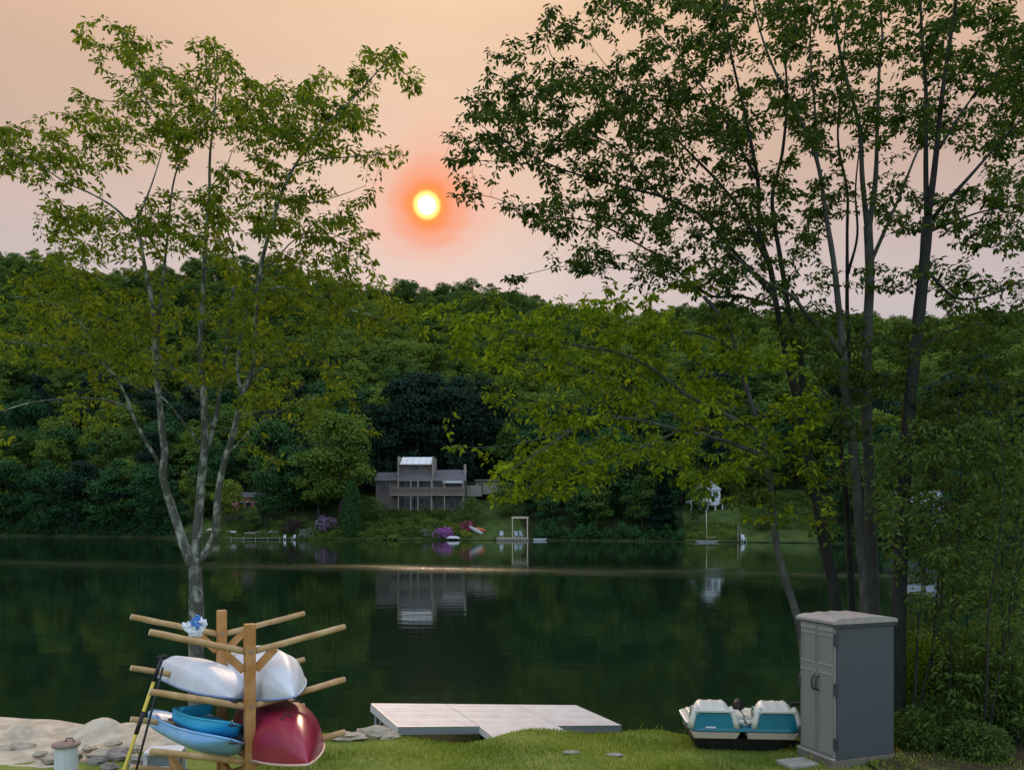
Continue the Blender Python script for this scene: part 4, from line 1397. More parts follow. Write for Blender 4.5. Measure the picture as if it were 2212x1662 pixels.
limb(t2, [(1370, 220), (1300, 130), (1260, 80), (1200, 15)], D2 - .5, D2 - .9, .01, .003)
limb(t2, [(1200, 360), (1090, 350), (1010, 345), (960, 340)], D2 - 1.1, D2 - 1.4, .012, .004)
limb(t2, [(1764, 1081), (1700, 1030), (1650, 1060), (1600, 1080)], D2, D2 - .9, .02, .006)
D3 = 11.9
limb(t3, [(1880, gy(D3, -.3)), (1870, 1310), (1858, 1150), (1849, 1033), (1836, 911), (1822, 805), (1821, 759)], D3, D3, .115, .085, 0)
limb(t3, [(1822, 775), (1791, 729), (1745, 683), (1709, 638), (1640, 600), (1570, 540), (1500, 500)], D3, D3 - 1.4, .06, .01)
limb(t3, [(1821, 765), (1815, 698), (1809, 638), (1800, 560), (1785, 469), (1766, 352), (1727, 254), (1680, 168), (1640, 60), (1620, -50)], D3, D3 + .3, .07, .012)
limb(t3, [(1766, 352), (1760, 230), (1750, 100), (1760, -40)], D3 + .2, D3 - .6, .03, .008)
limb(t3, [(1836, 911), (1790, 860), (1740, 800), (1690, 760)], D3, D3 + 1.0, .025, .007)
D4 = 12.9
limb(t4, [(1850, gy(D4, -.3)), (1838, 1250), (1830, 1100), (1815, 950), (1828, 850), (1834, 759), (1830, 668), (1830, 600), (1830, 500), (1830, 410), (1810, 300), (1820, 150), (1830, 0)], D4, D4 + .3, .095, .010)
limb(t4, [(1832, 590), (1852, 508), (1848, 410), (1860, 300), (1880, 200)], D4 + .1, D4 + .9, .035, .008)
limb(t4, [(1822, 950), (1790, 880), (1750, 840), (1720, 810)], D4, D4 + 1.0, .03, .008)
D5 = 12.6
limb(t5, [(1896, gy(D5, -.3)), (1887, 1310), (1880, 1100), (1872, 866), (1873, 729), (1879, 600), (1875, 488)], D5, D5, .14, .09, 0)
limb(t5, [(1875, 500), (1863, 390), (1856, 273), (1824, 156), (1805, 59), (1790, -40)], D5, D5 - .6, .062, .02)
limb(t5, [(1876, 500), (1891, 390), (1895, 273), (1899, 156), (1906, 78), (1897, -40)], D5, D5 + .4, .062, .015)
limb(t5, [(1884, 560), (1941, 430), (1985, 320), (2040, 220), (2090, 120)], D5, D5 + 1.0, .045, .008)
limb(t5, [(1873, 760), (1910, 735), (1960, 745), (2020, 760)], D5, D5 - 1.2, .022, .006)
limb(t5, [(1873, 740), (1840, 690), (1800, 650)], D5, D5 - .8, .02, .006)
D6 = 11.3
limb(t6, [(1937, gy(D6, -.3)), (1938, 1500), (1942, 1300), (1953, 1050), (1967, 850), (1984, 690), (1996, 577), (2004, 469)], D6, D6, .155, .095, 0)
limb(t6, [(2003, 480), (2000, 371), (2000, 195), (1992, 80), (1985, -60)], D6, D6 + .5, .055, .02)
limb(t6, [(2004, 480), (2020, 352), (2039, 176), (2063, 20), (2075, -70)], D6, D6 - .4, .065, .025)
limb(t6, [(2012, 475), (2050, 430), (2086, 391), (2156, 312), (2230, 235)], D6, D6 - .8, .045, .014)
limb(t6, [(2008, 500), (2070, 475), (2130, 455), (2230, 440)], D6, D6 + .8, .03, .008)
limb(t6, [(2030, 320), (2090, 225), (2150, 160), (2240, 100)], D6 - .1, D6 + .8, .03, .008)
limb(t6, [(1996, 577), (2060, 640), (2130, 640), (2240, 590)], D6, D6 - 1.1, .035, .008)
limb(t6, [(1975, 760), (2040, 720), (2110, 700), (2240, 690)], D6, D6 + 1.0, .03, .008)
limb(t6, [(1955, 1000), (2000, 930), (2070, 880), (2160, 860)], D6, D6 + .9, .028, .008)
limb(t6, [(2000, 100), (2060, 40), (2120, -10)], D6 + .5, D6 + 1.0, .02, .006)
RIGHT_T = [t1, t2, t3, t4, t5, t6]
BR = [(1345, 25, 70, 50), (1480, 55, 115, 75), (1620, 50, 115, 85), (1780, 70, 115, 95), (1950, 70, 100, 95), (2120, 70, 120, 100), (2220, 140, 60, 120),
      (1055, 228, 58, 40), (1150, 195, 60, 48), (1250, 205, 85, 65), (1100, 290, 105, 50), (1200, 330, 115, 62), (1005, 320, 42, 36), (1350, 185, 85, 70), (1450, 205, 105, 80),
      (1350, 320, 115, 70), (1500, 325, 125, 80), (1650, 270, 115, 95), (1800, 250, 95, 85), (1950, 250, 70, 75), (2100, 220, 115, 105), (2205, 340, 70, 110),
      (1150, 470, 60, 32), (1260, 450, 95, 50), (1400, 460, 115, 62), (1540, 475, 115, 72), (1680, 450, 95, 75), (1780, 425, 55, 55), (1935, 440, 50, 65), (2080, 470, 95, 60), (2190, 520, 55, 55),
      (1250, 555, 62, 32), (1355, 575, 95, 42), (1480, 600, 105, 45), (1600, 605, 95, 52), (1900, 600, 50, 32), (2050, 600, 85, 42), (2180, 645, 60, 42), (1750, 560, 50, 50)]
BRSPARSE = [(1060, 430, 60, 22), (1120, 600, 28, 14), (1195, 25, 30, 26), (1060, 130, 25, 36), (1150, 110, 60, 50), (1240, 90, 50, 50), (985, 415, 20, 12)]
BARCH = [(990, 690, 90, 45), (1110, 695, 105, 50), (1240, 695, 115, 52), (1375, 705, 115, 60), (1500, 735, 110, 60), (1050, 775, 80, 32), (1180, 795, 105, 42), (1320, 820, 105, 52), (1450, 850, 95, 52), (1610, 720, 95, 80), (1560, 890, 90, 55),
         (1200, 905, 85, 42), (1320, 940, 105, 52), (1430, 965, 75, 34), (1250, 1000, 105, 42), (1150, 1000, 80, 42), (1120, 1055, 55, 32), (1250, 1055, 70, 24), (1060, 865, 50, 20), (990, 968, 45, 10), (1600, 1005, 90, 70), (1650, 1080, 60, 50), (1550, 1050, 55, 42), (1480, 1010, 60, 40)]
BMID = [(1780, 750, 85, 80), (1900, 760, 85, 75), (2050, 715, 95, 60), (2150, 760, 95, 95), (1800, 880, 75, 70), (1950, 890, 95, 75), (2100, 890, 115, 85), (1780, 1000, 60, 50), (1700, 920, 60, 60), (1730, 680, 60, 50), (1780, 1130, 30, 50)]

# --- thin saplings at the right edge
SAP = []
for q, (xb, xm, xt, dd, yt, r) in enumerate([(1962, 1985, 2015, 10.6, 1000, .030), (1985, 2020, 2035, 11.4, 960, .024), (2040, 2055, 2075, 10.9, 930, .024), (2075, 2090, 2078, 11.8, 900, .022),
                                             (2120, 2135, 2170, 10.4, 980, .026), (2160, 2165, 2150, 11.2, 900, .022), (2195, 2180, 2225, 10.8, 950, .024), (2020, 1998, 1990, 12.2, 930, .020)]):
    lbs = ['dark twin-stemmed sapling nearest the grey cabinet', 'thin sapling second from the grey cabinet', 'thin sapling third from the cabinet at right', 'thin sapling fourth from the cabinet at right',
           'pale-stemmed sapling leaning right near the right edge', 'thin upright sapling second from the right edge', 'sapling at the very right edge of the picture', 'slim sapling set back behind the first two by the cabinet']
    ti = new_tree('sapling', lbs[q], 'bark_dark', 'leaf_dark', (0, 0, 0), 'saplings at the right edge', leaf=(0.075, 0.034), nleaf=12, cat='sapling')
    limb(ti, [(xb, gy(dd, -.15)), ((xb + xm) / 2 + 4, 1480), (xm, 1330), ((xm + xt) / 2 + 6, 1160), (xt, yt + 60), (xt + random.uniform(-20, 20), yt - 80)], dd, dd + random.uniform(-.3, .3), r, .006)
    if q in (0, 4):
        limb(ti, [(xb + 2, gy(dd, -.1)), (xb + 30, 1500), (xm + 45, 1320), (xm + 60, 1150), (xt + 50, yt + 40)], dd + .05, dd + .4, r * .8, .006)
    for s_ in range(5):
        y0 = 1420 - s_ * 90
        x0 = np.interp(y0, [yt, 1160, 1330, 1600], [xt, (xm + xt) / 2 + 6, xm, xb])
        sg = random.choice((-1, 1))
        limb(ti, [(x0, y0), (x0 + sg * 25, y0 - 50), (x0 + sg * random.uniform(40, 70), y0 - random.uniform(80, 130))], dd, dd + random.uniform(-.7, .7), .010, .004)
    SAP.append(ti)
BSAP = [(1950, 1040, 70, 80), (2080, 1040, 115, 95), (2190, 1040, 90, 110), (1990, 1160, 80, 75), (2120, 1180, 105, 90), (2010, 1330, 50, 50), (2150, 1330, 90, 90), (2060, 1260, 90, 60), (2200, 1470, 50, 90), (2100, 1450, 80, 70), (1990, 960, 80, 50), (2130, 960, 110, 60)]


def attract(blobs, dcen, dspread, dens, top=0.0):
    out = []
    for (x, y, rx, ry) in blobs:
        rx, ry = rx * 1.12, ry * 1.12
        n = max(3, int(dens * .74 * rx * ry * math.pi / 1000))
        k_ = 0
        while k_ < n:
            u, v_, w = RNG.uniform(-1, 1, 3)
            rr = u * u + v_ * v_ + w * w * .6
            if rr > 1.25:
                continue
            d_ = dcen + w * dspread
            out.append(U(x + u * rx, y + v_ * ry, d_))
            k_ += 1
    return [tuple(p) for p in out]


def grow(allowed, attractors):
    P = np.array([NODE_P[i] for i in range(len(NODE_P)) if NODE_T[i] in allowed])
    T = np.array([NODE_T[i] for i in range(len(NODE_P)) if NODE_T[i] in allowed])
    Rr = np.array([NODE_R[i] for i in range(len(NODE_P)) if NODE_T[i] in allowed])
    A = np.array(attractors)
    cap = len(P) + len(A) * 8
    BP = np.zeros((cap, 3))
    BT = np.zeros(cap, int)
    BR_ = np.zeros(cap)
    n = len(P)
    BP[:n], BT[:n], BR_[:n] = P, T, Rr
    thick_pen = np.where(Rr > .06, .35, 0.0)
    PEN = np.zeros(cap)
    PEN[:n] = thick_pen
    first = np.array([((P - a) ** 2).sum(1).min() for a in A])
    for i in np.argsort(first):
        a = A[i]
        dd = ((BP[:n] - a) ** 2).sum(1) + PEN[:n]
        j = int(dd.argmin())
        b = BP[j]
        L = math.sqrt(((a - b) ** 2).sum())
        if L < 0.06:
            continue
        m = min(6, max(2, int(L / .16)))
        c = b + (a - b) * .5 + np.array([0, 0, .10 * L]) + RNG.normal(size=3) * .06 * L
        ts = np.linspace(0, 1, m + 1)[:, None]
        path = (1 - ts) ** 2 * b + 2 * (1 - ts) * ts * c + ts ** 2 * a
        TREES[BT[j]].twigs.append((path, min(.010, BR_[j] * .6, .0035 + .004 * L)))
        for q in path[1:]:
            BP[n], BT[n], BR_[n], PEN[n] = q, BT[j], .006, 0.0
            n += 1


grow(LEFT_T, attract(BL, DL - .2, 1.5, 3.1) + attract(BLOW, DL - .2, 1.6, 2.0))
grow(RIGHT_T, attract(BR, 12.2, 1.7, 3.1) + attract(BRSPARSE, 11.9, .8, 1.6) + attract(BARCH, 11.6, 1.4, 2.5) + attract(BMID, 12.0, 1.4, 2.8))
grow(SAP, attract(BSAP, 11.2, 1.0, 6.0))


def build_tree(tr):
    first = Vector(tr.main.v[0])
    base = Vector((sum(v[0] for v in tr.main.v[:10]) / 10, sum(v[1] for v in tr.main.v[:10]) / 10, sum(v[2] for v in tr.main.v[:10]) / 10))
    o = thing(tr.name, base, tr.label, tr.cat, tr.group)
    tr.main.build('trunk', M[tr.bark], o, smooth=True)
    if not tr.twigs:
        return o
    # twigs: three-sided tubes
    V, Fc = [], []
    LP, LD, LN, LR = [], [], [], []
    nv = 0
    for path, r0 in tr.twigs:
        m = len(path)
        tang = np.gradient(path, axis=0)
        tang /= np.linalg.norm(tang, axis=1, keepdims=True) + 1e-9
        a = np.cross(tang, np.array([.2, .3, .93]))
        a /= np.linalg.norm(a, axis=1, keepdims=True) + 1e-9
        b = np.cross(tang, a)
        rad = np.linspace(r0, .0022, m)[:, None]
        for k_ in range(3):
            t = 2.0944 * k_
            V.append(path + (a * math.cos(t) + b * math.sin(t)) * rad)
        base_i = nv
        for i in range(m - 1):
            for k_ in range(3):
                k2 = (k_ + 1) % 3
                Fc += [base_i + k_ * m + i, base_i + k2 * m + i, base_i + k2 * m + i + 1, base_i + k_ * m + i + 1]
        nv += 3 * m
        # leaves along the outer part, in flat sprays
        nl = int(tr.nleaf * RNG.uniform(.6, 1.4))
        t = 1 - RNG.random(nl) ** 1.4 * .75
        fi = t * (m - 1)
        i0 = np.minimum(fi.astype(int), m - 2)
        pos = path[i0] + (path[i0 + 1] - path[i0]) * (fi - i0)[:, None]
        out = np.array([tang[-1][0], tang[-1][1], 0]) + 1e-3
        side = RNG.normal(size=(nl, 3)) * np.array([1, 1, .35])
        side /= np.linalg.norm(side, axis=1, keepdims=True)
        pos = pos + side * (RNG.random(nl) * .11)[:, None]
        dr = side * .9 + out * .7 + np.array([0, 0, -tr.droop]) + RNG.normal(size=(nl, 3)) * .3
        LP.append(pos)
        LD.append(dr)
        LN.append(np.array([0, 0, 1.0]) + RNG.normal(size=(nl, 3)) * .55)
        LR.append(np.clip(RNG.normal(.5, .2, nl) + RNG.normal(0, .12), 0, 1))
    tw = np_mesh('twigs', np.concatenate(V), Fc, np.full(len(Fc) // 4, 4), M['twig'], smooth=True)
    link_mesh('twigs', tw, o)['kind'] = 'stuff'
    P, D, Nn, rn = (np.concatenate(z) for z in (LP, LD, LN, LR))
    s = RNG.uniform(.5, 1.4, len(P))
    v, f, c, r = leaves(P, D, Nn, tr.leaf[0] * s, tr.leaf[1] * s, rnd=rn)
    v2 = np.concatenate([v]) - np.array(base)
    link_mesh('crown', np_mesh('crown', v2, f, c, M[tr.leafm], smooth=False, rnd=r), o)['kind'] = 'stuff'
    tw.vertices.foreach_get('co', tmp := np.empty(len(tw.vertices) * 3, np.float32))
    tmp = (tmp.reshape(-1, 3) - np.array(base, dtype=np.float32)).ravel()
    tw.vertices.foreach_set('co', tmp)
    tw.update()
    return o


for tr in TREES:
    build_tree(tr)

# low shrubs under the saplings
for q, (px, dd, w, h, mt, lb) in enumerate([(1985, 11.6, .8, 1.5, 'leaf_yellow', 'yellow-green undergrowth shrub right of the grey cabinet'), (2050, 12.4, 1.0, 1.3, 'leaf_yellow', 'yellow-green undergrowth shrub amid the saplings'),
                                            (2130, 11.9, 1.2, 1.3, 'leaf_dark', 'dark undergrowth shrub below the right-hand saplings'), (2200, 11.0, 1.0, 1.2, 'leaf_dark', 'dark leafy undergrowth at the bottom right corner'), (2030, 10.9, .8, .7, 'leaf_dark', 'low dark plant at the foot of the saplings'), (1975, 10.5, .6, .6, 'leaf_dark', 'low plant at the foot of the thick trunk right of cabinet'), (2090, 11.2, 1.0, 1.6, 'leaf_dark', 'tall feathery undergrowth between third and fourth sapling'),
                                            (2165, 12.6, 1.3, 2.0, 'leaf_dark', 'tall undergrowth at the back near the right edge'), (2020, 12.9, 1.1, 1.8, 'leaf_yellow', 'yellow-green undergrowth at the back behind the first saplings'), (2110, 10.2, .8, .5, 'leaf_dark', 'low leafy plant at the bottom right among saplings')]):
    X = (px - CX) / F * dd
    z = float(near_h(X, dd))
    o = thing('undergrowth_shrub', (X, dd, z), lb, 'shrub')
    n = int(3200 * max(.6, h))
    dv = unit(n)
    P = dv * np.array([w / 2, w / 2, h / 2]) * (RNG.random((n, 1)) ** .4) + np.array([0, 0, h * .5])
    v, f, c, r = leaves(P, dv + np.array([0, 0, -.3]) + RNG.normal(size=(n, 3)) * .5, np.array([0, 0, 1]) + RNG.normal(size=(n, 3)) * .5, .06 * RNG.uniform(.6, 1.3, n), .026)
    link_mesh('foliage', np_mesh('foliage', v, f, c, M[mt], rnd=r), o)
    st = MB()
    for k_ in range(7):
        a = random.uniform(0, 6.28)
        st.tube([(X, dd, z - .05), (X + math.cos(a) * w * .2, dd + math.sin(a) * w * .2, z + h * .5), (X + math.cos(a) * w * .35, dd + math.sin(a) * w * .35, z + h * .85)], [.009, .006, .003], 5)
    st.build('stems', M['twig'], o)

# ------------------------------------------------------------------ grass on the lawn
n = 120000
gxs = RNG.uniform(-5.2, 6.4, n)
gds = 8.0 + RNG.random(n) * 5.2
dens = 0.5 + 0.5 * np.sin(gxs * 1.7 + 1.3 * np.sin(gds * 2.1)) * np.sin(gds * 2.9 + gxs)
keep = (RNG.random(n) < 0.45 + 0.55 * dens) & (near_h(gxs, gds) > WZ + .25) & ~((gxs < -3.2) & (gds > 8.6) & (RNG.random(n) < .9)) & ~((gxs > 4.5) & (RNG.random(n) < .55))
gxs, gds, dens = gxs[keep], gds[keep], dens[keep]
n = len(gxs)
P = np.stack([gxs, gds, near_h(gxs, gds) - .005 + np.where(gxs > 4.45, .05, 0)], 1)
hgt = RNG.uniform(.025, .065, n) * (0.6 + 0.8 * dens) * np.where(RNG.random(n) < .015, 2.6, 1)
di = np.stack([RNG.normal(0, .45, n), RNG.normal(0, .45, n), np.ones(n)], 1)
nn = unit(n) * np.array([1, 1, .2])
patch = 0.5 + 0.28 * np.sin(gxs * 2.3 + 2 * np.sin(gds * 1.7)) + RNG.normal(0, .16, n)
v, f, c, r = leaves(P, di, nn, hgt, .012 * RNG.uniform(.7, 1.3, n), fold=.1, hexa=False, rnd=np.clip(patch, 0, 1))
go_ = link_mesh('grass', np_mesh('grass', v, f, c, M['grass_blade'], rnd=r))
tag(go_, 'short green lawn grass running down to the dock', 'grass', kind='stuff')

# leaf litter and bare earth below the saplings
grid_obj('bare_earth', np.arange(4.45, 12, .25), np.arange(8.2, 13.2, .25), lambda X, D: near_h(X, D) + .05 + .025 * np.sin(X * 7) * np.sin(D * 6), M['bare_earth'])


# ------------------------------------------------------------------ sand, rocks, pipe
def mound(name, label, c, rx, ry, h, peaks, material, cat):
    c = Vector(c)
    xs_ = np.linspace(-1, 1, 60)
    mb = MB()
    k_ = len(xs_)
    for b in xs_:
        for a in xs_:
            r_ = math.sqrt(a * a + b * b)
            X, Dd = c.x + a * rx, c.y + b * ry
            z = 0
            for (pa, pb, ph, pw) in peaks:
                z = max(z, ph * math.exp(-((a - pa) ** 2 + (b - pb) ** 2) / (pw * pw)))
            ed = max(0.0, 1 - r_ ** 4)
            z = z * h * ed + .07 * ed * mnoise.noise(Vector((X * 2.6, Dd * 2.6, 0))) + .045 * ed * abs(mnoise.noise(Vector((X * 6, Dd * 6, 3))))
            mb.v.append((X, Dd, float(near_h(X, min(Dd, 11.6))) - .06 + .08 * ed + z))
    for i in range(k_ - 1):
        for j in range(k_ - 1):
            mb.f.append((i * k_ + j, i * k_ + j + 1, (i + 1) * k_ + j + 1, (i + 1) * k_ + j))
    return tag(mb.build(name, M[material], smooth=True, loc=c), label, cat)


mound('sand_pile', 'pale heap of sand on the bank behind the white pipe', (-6.6, 11.2, 0), 2.9, 1.6, .24, [(-.75, .0, .62, .3), (-.15, .1, .75, .16), (.22, .15, 1.0, .17), (.55, .1, .45, .25), (-.4, -.3, .25, .5)], 'sand', 'sand')
for q, (px, py, dd, r_, lb) in enumerate([(752, 1594, 11.3, (.26, .2, .06), 'flattish pale rock left of the dock by the arm of the rack'), (808, 1589, 11.5, (.30, .2, .10), 'largest pale rock under the left corner of the dock'), (842, 1592, 11.4, (.16, .14, .06), 'small pale rock right under the dock corner')]):
    b = U(px, py, dd)
    b.z = float(near_h(b.x, dd)) + r_[2] * .35
    tag(MB().lump(b, r_, q + 3, 14, 9, .35).build('rock', M['rock'], loc=b, smooth=False), lb, 'rock')
for q, (px, py, lb) in enumerate([(1233, 1622, 'left one of two flat stepping stones set in the lawn'), (1328, 1630, 'right one of two flat stepping stones set in the lawn')]):
    dd = CZ * F / (py - HY)
    b = U(px, py, dd)
    b.z = float(near_h(b.x, dd)) + .018
    tag(MB().lump(b, (.12, .06, .018), q + 20, 12, 6, .2).build('stepping_stone', M['slate'], loc=b), lb, 'stone')
for q, (px, dd, s_) in enumerate([(210, 9.9, .09), (255, 10.1, .12), (300, 9.9, .10), (235, 9.7, .07), (330, 9.6, .09)]):
    b = U(px, 0, dd)
    b.z = float(near_h(b.x, dd)) + s_ * .35
    tag(MB().lump(b, (s_ * 1.4, s_, s_ * .7), q + 40, 10, 7, .4).build('rock', M['stone_grey'], loc=b), 'dark stone at the foot of the sand heap, %s from the white pipe' % ['first', 'third', 'fourth', 'second', 'fifth'][q], 'rock', 'dark stones below the sand heap')

rg = random.Random(21)
for q in range(9):
    px, dd = 20 + q * 33 + rg.uniform(-10, 10), 10.3 + rg.uniform(-.25, .5)
    b = U(px, 0, dd)
    r_ = rg.uniform(.06, .12)
    b.z = float(near_h(b.x, min(dd, 11.5))) + .05 + rg.uniform(0, .05)
    tag(MB().lump(b, (r_ * 1.5, r_, r_ * .5), q + 70, 14, 9, .5).build('rock', M['rock'], loc=b, smooth=True), 'pale rock on the sand heap, %s from the left edge' % ORD[q], 'rock', 'pale rocks on the sand heap')

pd = 9.3
pb = U(143, 1640, pd)
pz = float(near_h(pb.x, pd))
pipe = thing('well_pipe', (pb.x, pd, pz), 'upright white pipe with a rusty cap by the sand heap', 'pipe')
MB().lathe((pb.x, pd, pz), [(.125, -.1), (.125, .40), (.123, .405)], 28).build('pipe', M['pipe_white'], pipe, smooth=False)
cap = MB().lathe((pb.x, pd, pz + .406), [(.150, 0), (.155, .012), (.150, .03), (.11, .045), (.02, .055)], 28).build('cap', M['cap_rust'], pipe)
MB().tube([(pb.x + .0, pd - .02, pz + .46), (pb.x + .02, pd - .02, pz + .50), (pb.x + .08, pd - .02, pz + .50), (pb.x + .11, pd - .02, pz + .455)], .012, 7).build('handle', M['cap_rust'], cap)

# ------------------------------------------------------------------ kayak rack
A_ = Vector((-2.30, 6.90, 0))          # near post
B_ = Vector((-2.94, 7.97, 0))          # far post
ax = (B_ - A_).normalized()
pr = Vector((ax.y, -ax.x, 0)).normalized()      # towards the right
yaw = math.atan2(-ax.x, ax.y)
rack = thing('kayak_rack', (A_ + B_) / 2 + Vector((0, 0, float(near_h(-2.6, 7.4)))), 'wooden kayak rack of two posts with slanting round arms', 'rack')
LV = [(1.92, .16), (1.44, .15), (.96, .14), (.50, .14)]
for Pp, tipL, tipR, top in ((A_, .80, .86, 2.165), (B_, .83, .84, 2.165)):
    g0 = float(near_h(Pp.x, Pp.y))
    MB().box((Pp.x, Pp.y, (top + g0 - .3) / 2), (.089, .089, top - g0 + .3), yaw).build('post', M['pole_wood'], rack, bevel=.006)
    for lv, (z0, rise) in enumerate(LV):
        for sgn, L in ((-1, tipL), (1, tipR)):
            p0 = Pp + pr * sgn * .02 + Vector((0, 0, z0))
            p1 = Pp + pr * sgn * L + Vector((0, 0, z0 + rise + (.07 if sgn < 0 else 0)))
            k_ = 9
            pts_ = [p0.lerp(p1, i / k_) + Vector((0, 0, .0015 * math.sin(i * 1.7 + lv))) for i in range(k_ + 1)]
            arm = MB().tube(pts_, [.029 + .0008 * math.sin(i * 2.1 + lv * 2 + sgn) for i in range(k_)] + [.0275], 12).build('arm', M['arm_wood'], rack, smooth=True)
            e = (p1 - p0).normalized()
            MB().tube([p1 - e * .002, p1 + e * .004], .0262, 12).build('cut_end', M['arm_end'], arm)
            if lv == 0:
                b0 = Pp + pr * sgn * .05 + Vector((0, 0, z0 - .16))
                b1 = Pp + pr * sgn * .22 + Vector((0, 0, z0 + rise * .22 - .02))
                MB().beam(b0, b1, .035, .07).build('brace', M['pole_wood'], rack, bevel=.003)
    gz_ = float(near_h(Pp.x, Pp.y))
    MB().beam(Pp - pr * .75 + Vector((0, 0, gz_ + .06)), Pp + pr * .75 + Vector((0, 0, gz_ + .06)), .089, .12).build('foot', M['pole_wood'], rack, bevel=.005)
for z_ in (.30, .62):
    MB().beam(A_ + ax * .046 + Vector((0, 0, z_)), B_ - ax * .046 + Vector((0, 0, z_)), .05, .09).build('rail', M['pole_wood'], rack, bevel=.004)
# outer legs below the left-hand arms
for Pp in (A_, B_):
    q0 = Pp - pr * .45
    MB().box((q0.x, q0.y, .33), (.075, .075, .66), yaw).build('side_leg', M['pole_wood'], rack, bevel=.004)
MB().beam(A_ - pr * .45 + ax * -.1 + Vector((0, 0, .70)), B_ - pr * .45 + ax * .1 + Vector((0, 0, .70)), .06, .08).build('rail', M['pole_wood'], rack, bevel=.004)


def kayak(name, label, near, far, roll, L, B, H, hullm, deckm, style, cat='kayak', rimm=None, **kw):
    near, far = Vector(near), Vector(far)
    c = (near + far) / 2
    o = thing(name, c, label, cat)
    T = frame_from(near, far, roll)
    hv, dv = hull(L, B, H, n=40, m=18, **kw)
    if style == 'ridged':
        for i, ring in enumerate(hv):
            s = -1 + 2 * i / (len(hv) - 1)
            for j, (x, y, z) in enumerate(ring):
                u = abs(-1 + 2 * j / (len(ring) - 1))
                gr = .020 * math.exp(-((u - .30) / .09) ** 2) - .018 * math.exp(-((u - .52) / .09) ** 2) + .014 * math.exp(-((u - .72) / .08) ** 2)
                ring[j] = (x, y, z - gr * (1 - s * s))
    ho = rings_mb(hv, T).build('hull', hullm, o, smooth=True)
    for mdn in ('SUBSURF',):
        md_ = ho.modifiers.new('subsurf', mdn)
        md_.levels = md_.render_levels = 1
    if style == 'sit_on':
        for i, ring in enumerate(dv):
            s = -1 + 2 * i / (len(dv) - 1)
            for j, (x, y, z) in enumerate(ring):
                u = abs(1 - 2 * j / (len(ring) - 1))
                well = max(0, 1 - (abs(s) / .72) ** 6) * max(0, 1 - (u / .72) ** 4)
                z = z - .13 * well + .05 * math.exp(-((s - .1) / .05) ** 2) * well * .9
                ring[j] = (x, y, z)
    do = rings_mb(dv, T).build('deck', deckm, o, smooth=True)
    md_ = do.modifiers.new('subsurf', 'SUBSURF')
    md_.levels = md_.render_levels = 1
    # gunwale band
    rim = MB()
    for sd in (0, -1):
        rim.tube([T @ Vector(r[sd]) for r in hv], .011, 6)
    rim.build('rim', rimm or deckm, o, smooth=True)
    return o, T


# white kayaks, upside down, on the middle arms
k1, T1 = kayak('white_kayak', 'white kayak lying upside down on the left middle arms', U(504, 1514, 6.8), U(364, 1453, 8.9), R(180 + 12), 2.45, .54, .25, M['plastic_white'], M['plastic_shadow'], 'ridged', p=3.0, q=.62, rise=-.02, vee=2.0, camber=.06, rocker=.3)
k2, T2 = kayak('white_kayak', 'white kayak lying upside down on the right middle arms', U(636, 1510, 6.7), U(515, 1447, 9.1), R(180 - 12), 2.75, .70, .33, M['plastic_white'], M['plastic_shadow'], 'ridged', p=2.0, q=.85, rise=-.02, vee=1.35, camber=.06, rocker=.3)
k3, T3 = kayak('light_blue_kayak', 'light blue open-deck kayak on the left lowest arms', U(503, 1613, 6.5), U(348, 1543, 9.0), R(22), 2.8, .60, .15, M['plastic_lightblue'], M['plastic_lightblue'], 'sit_on', p=3.2, q=.6, rise=.05, vee=2.0, camber=.02, rocker=.2)
k4, T4 = kayak('teal_kayak', 'small teal kayak stacked on top of the light blue one', U(503, 1571, 6.7), U(398, 1533, 8.3), R(18), 1.75, .46, .14, M['plastic_teal'], M['plastic_teal'], 'sit_on', p=3.2, q=.6, rise=.03, vee=2.2, camber=.03, rocker=.2)
seat = MB()
cc = T4 @ Vector((0, .35, .02))
seat.box(T4 @ Vector((0, .45, .04)), (.30, .08, .10), yaw).build('seat_back', M['plastic_teal'], k4, bevel=.02)
k5, T5 = kayak('red_canoe', 'glossy dark red canoe lying upside down on the right lowest arms', U(668, 1668, 6.05), U(548, 1550, 9.6), R(180 - 6), 3.9, .80, .40, M['canoe_red'], M['dark_room'], 'plain', 'canoe', M['canoe_rim'], p=1.9, q=.9, rise=-.06, vee=1.2, camber=-.02, rocker=.12)
MB().tube([T5 @ Vector((.0, -1.45, -.37)), T5 @ Vector((.05, -1.45, -.41)), T5 @ Vector((.10, -1.45, -.37))], .008, 6).build('grab_handle', M['rubber_black'], k5)

for kk, Tk, Lk, zz in ((k1, T1, 2.45, -.03), (k2, T2, 2.75, -.03), (k3, T3, 2.8, .06), (k4, T4, 1.75, .05), (k5, T5, 3.9, -.06)):
    e0, e1 = Tk @ Vector((0, -Lk / 2 + .02, zz)), Tk @ Vector((.0, -Lk / 2 - .05, zz))
    tg = MB()
    tg.tube([e0, e1 - Vector((0, 0, .03))], .004, 5)
    tg.tube([e1 + Vector((-.035, 0, -.035)), e1 + Vector((.035, 0, -.035))], .009, 7)
    tg.build('toggle', M['rubber_black'], kk)
for kk, Tk, yy in ((k3, T3, -.75), (k3, T3, .8), (k4, T4, -.55)):
    MB().lathe(Tk @ Vector((0, yy, -.06 if abs(yy) < .7 else .012)), [(.07, 0), (.07, .012), (.05, .018)], 16).build('hatch', M['rubber_black'], kk)
for Pp in (A_, B_):
    for z0, rise in LV[:3]:
        q = Pp - ax * .05 + Vector((0, 0, z0 + .01))
        MB().tube([q, q - ax * .008], .012, 8).build('bolt', M['dock_metal'], rack)

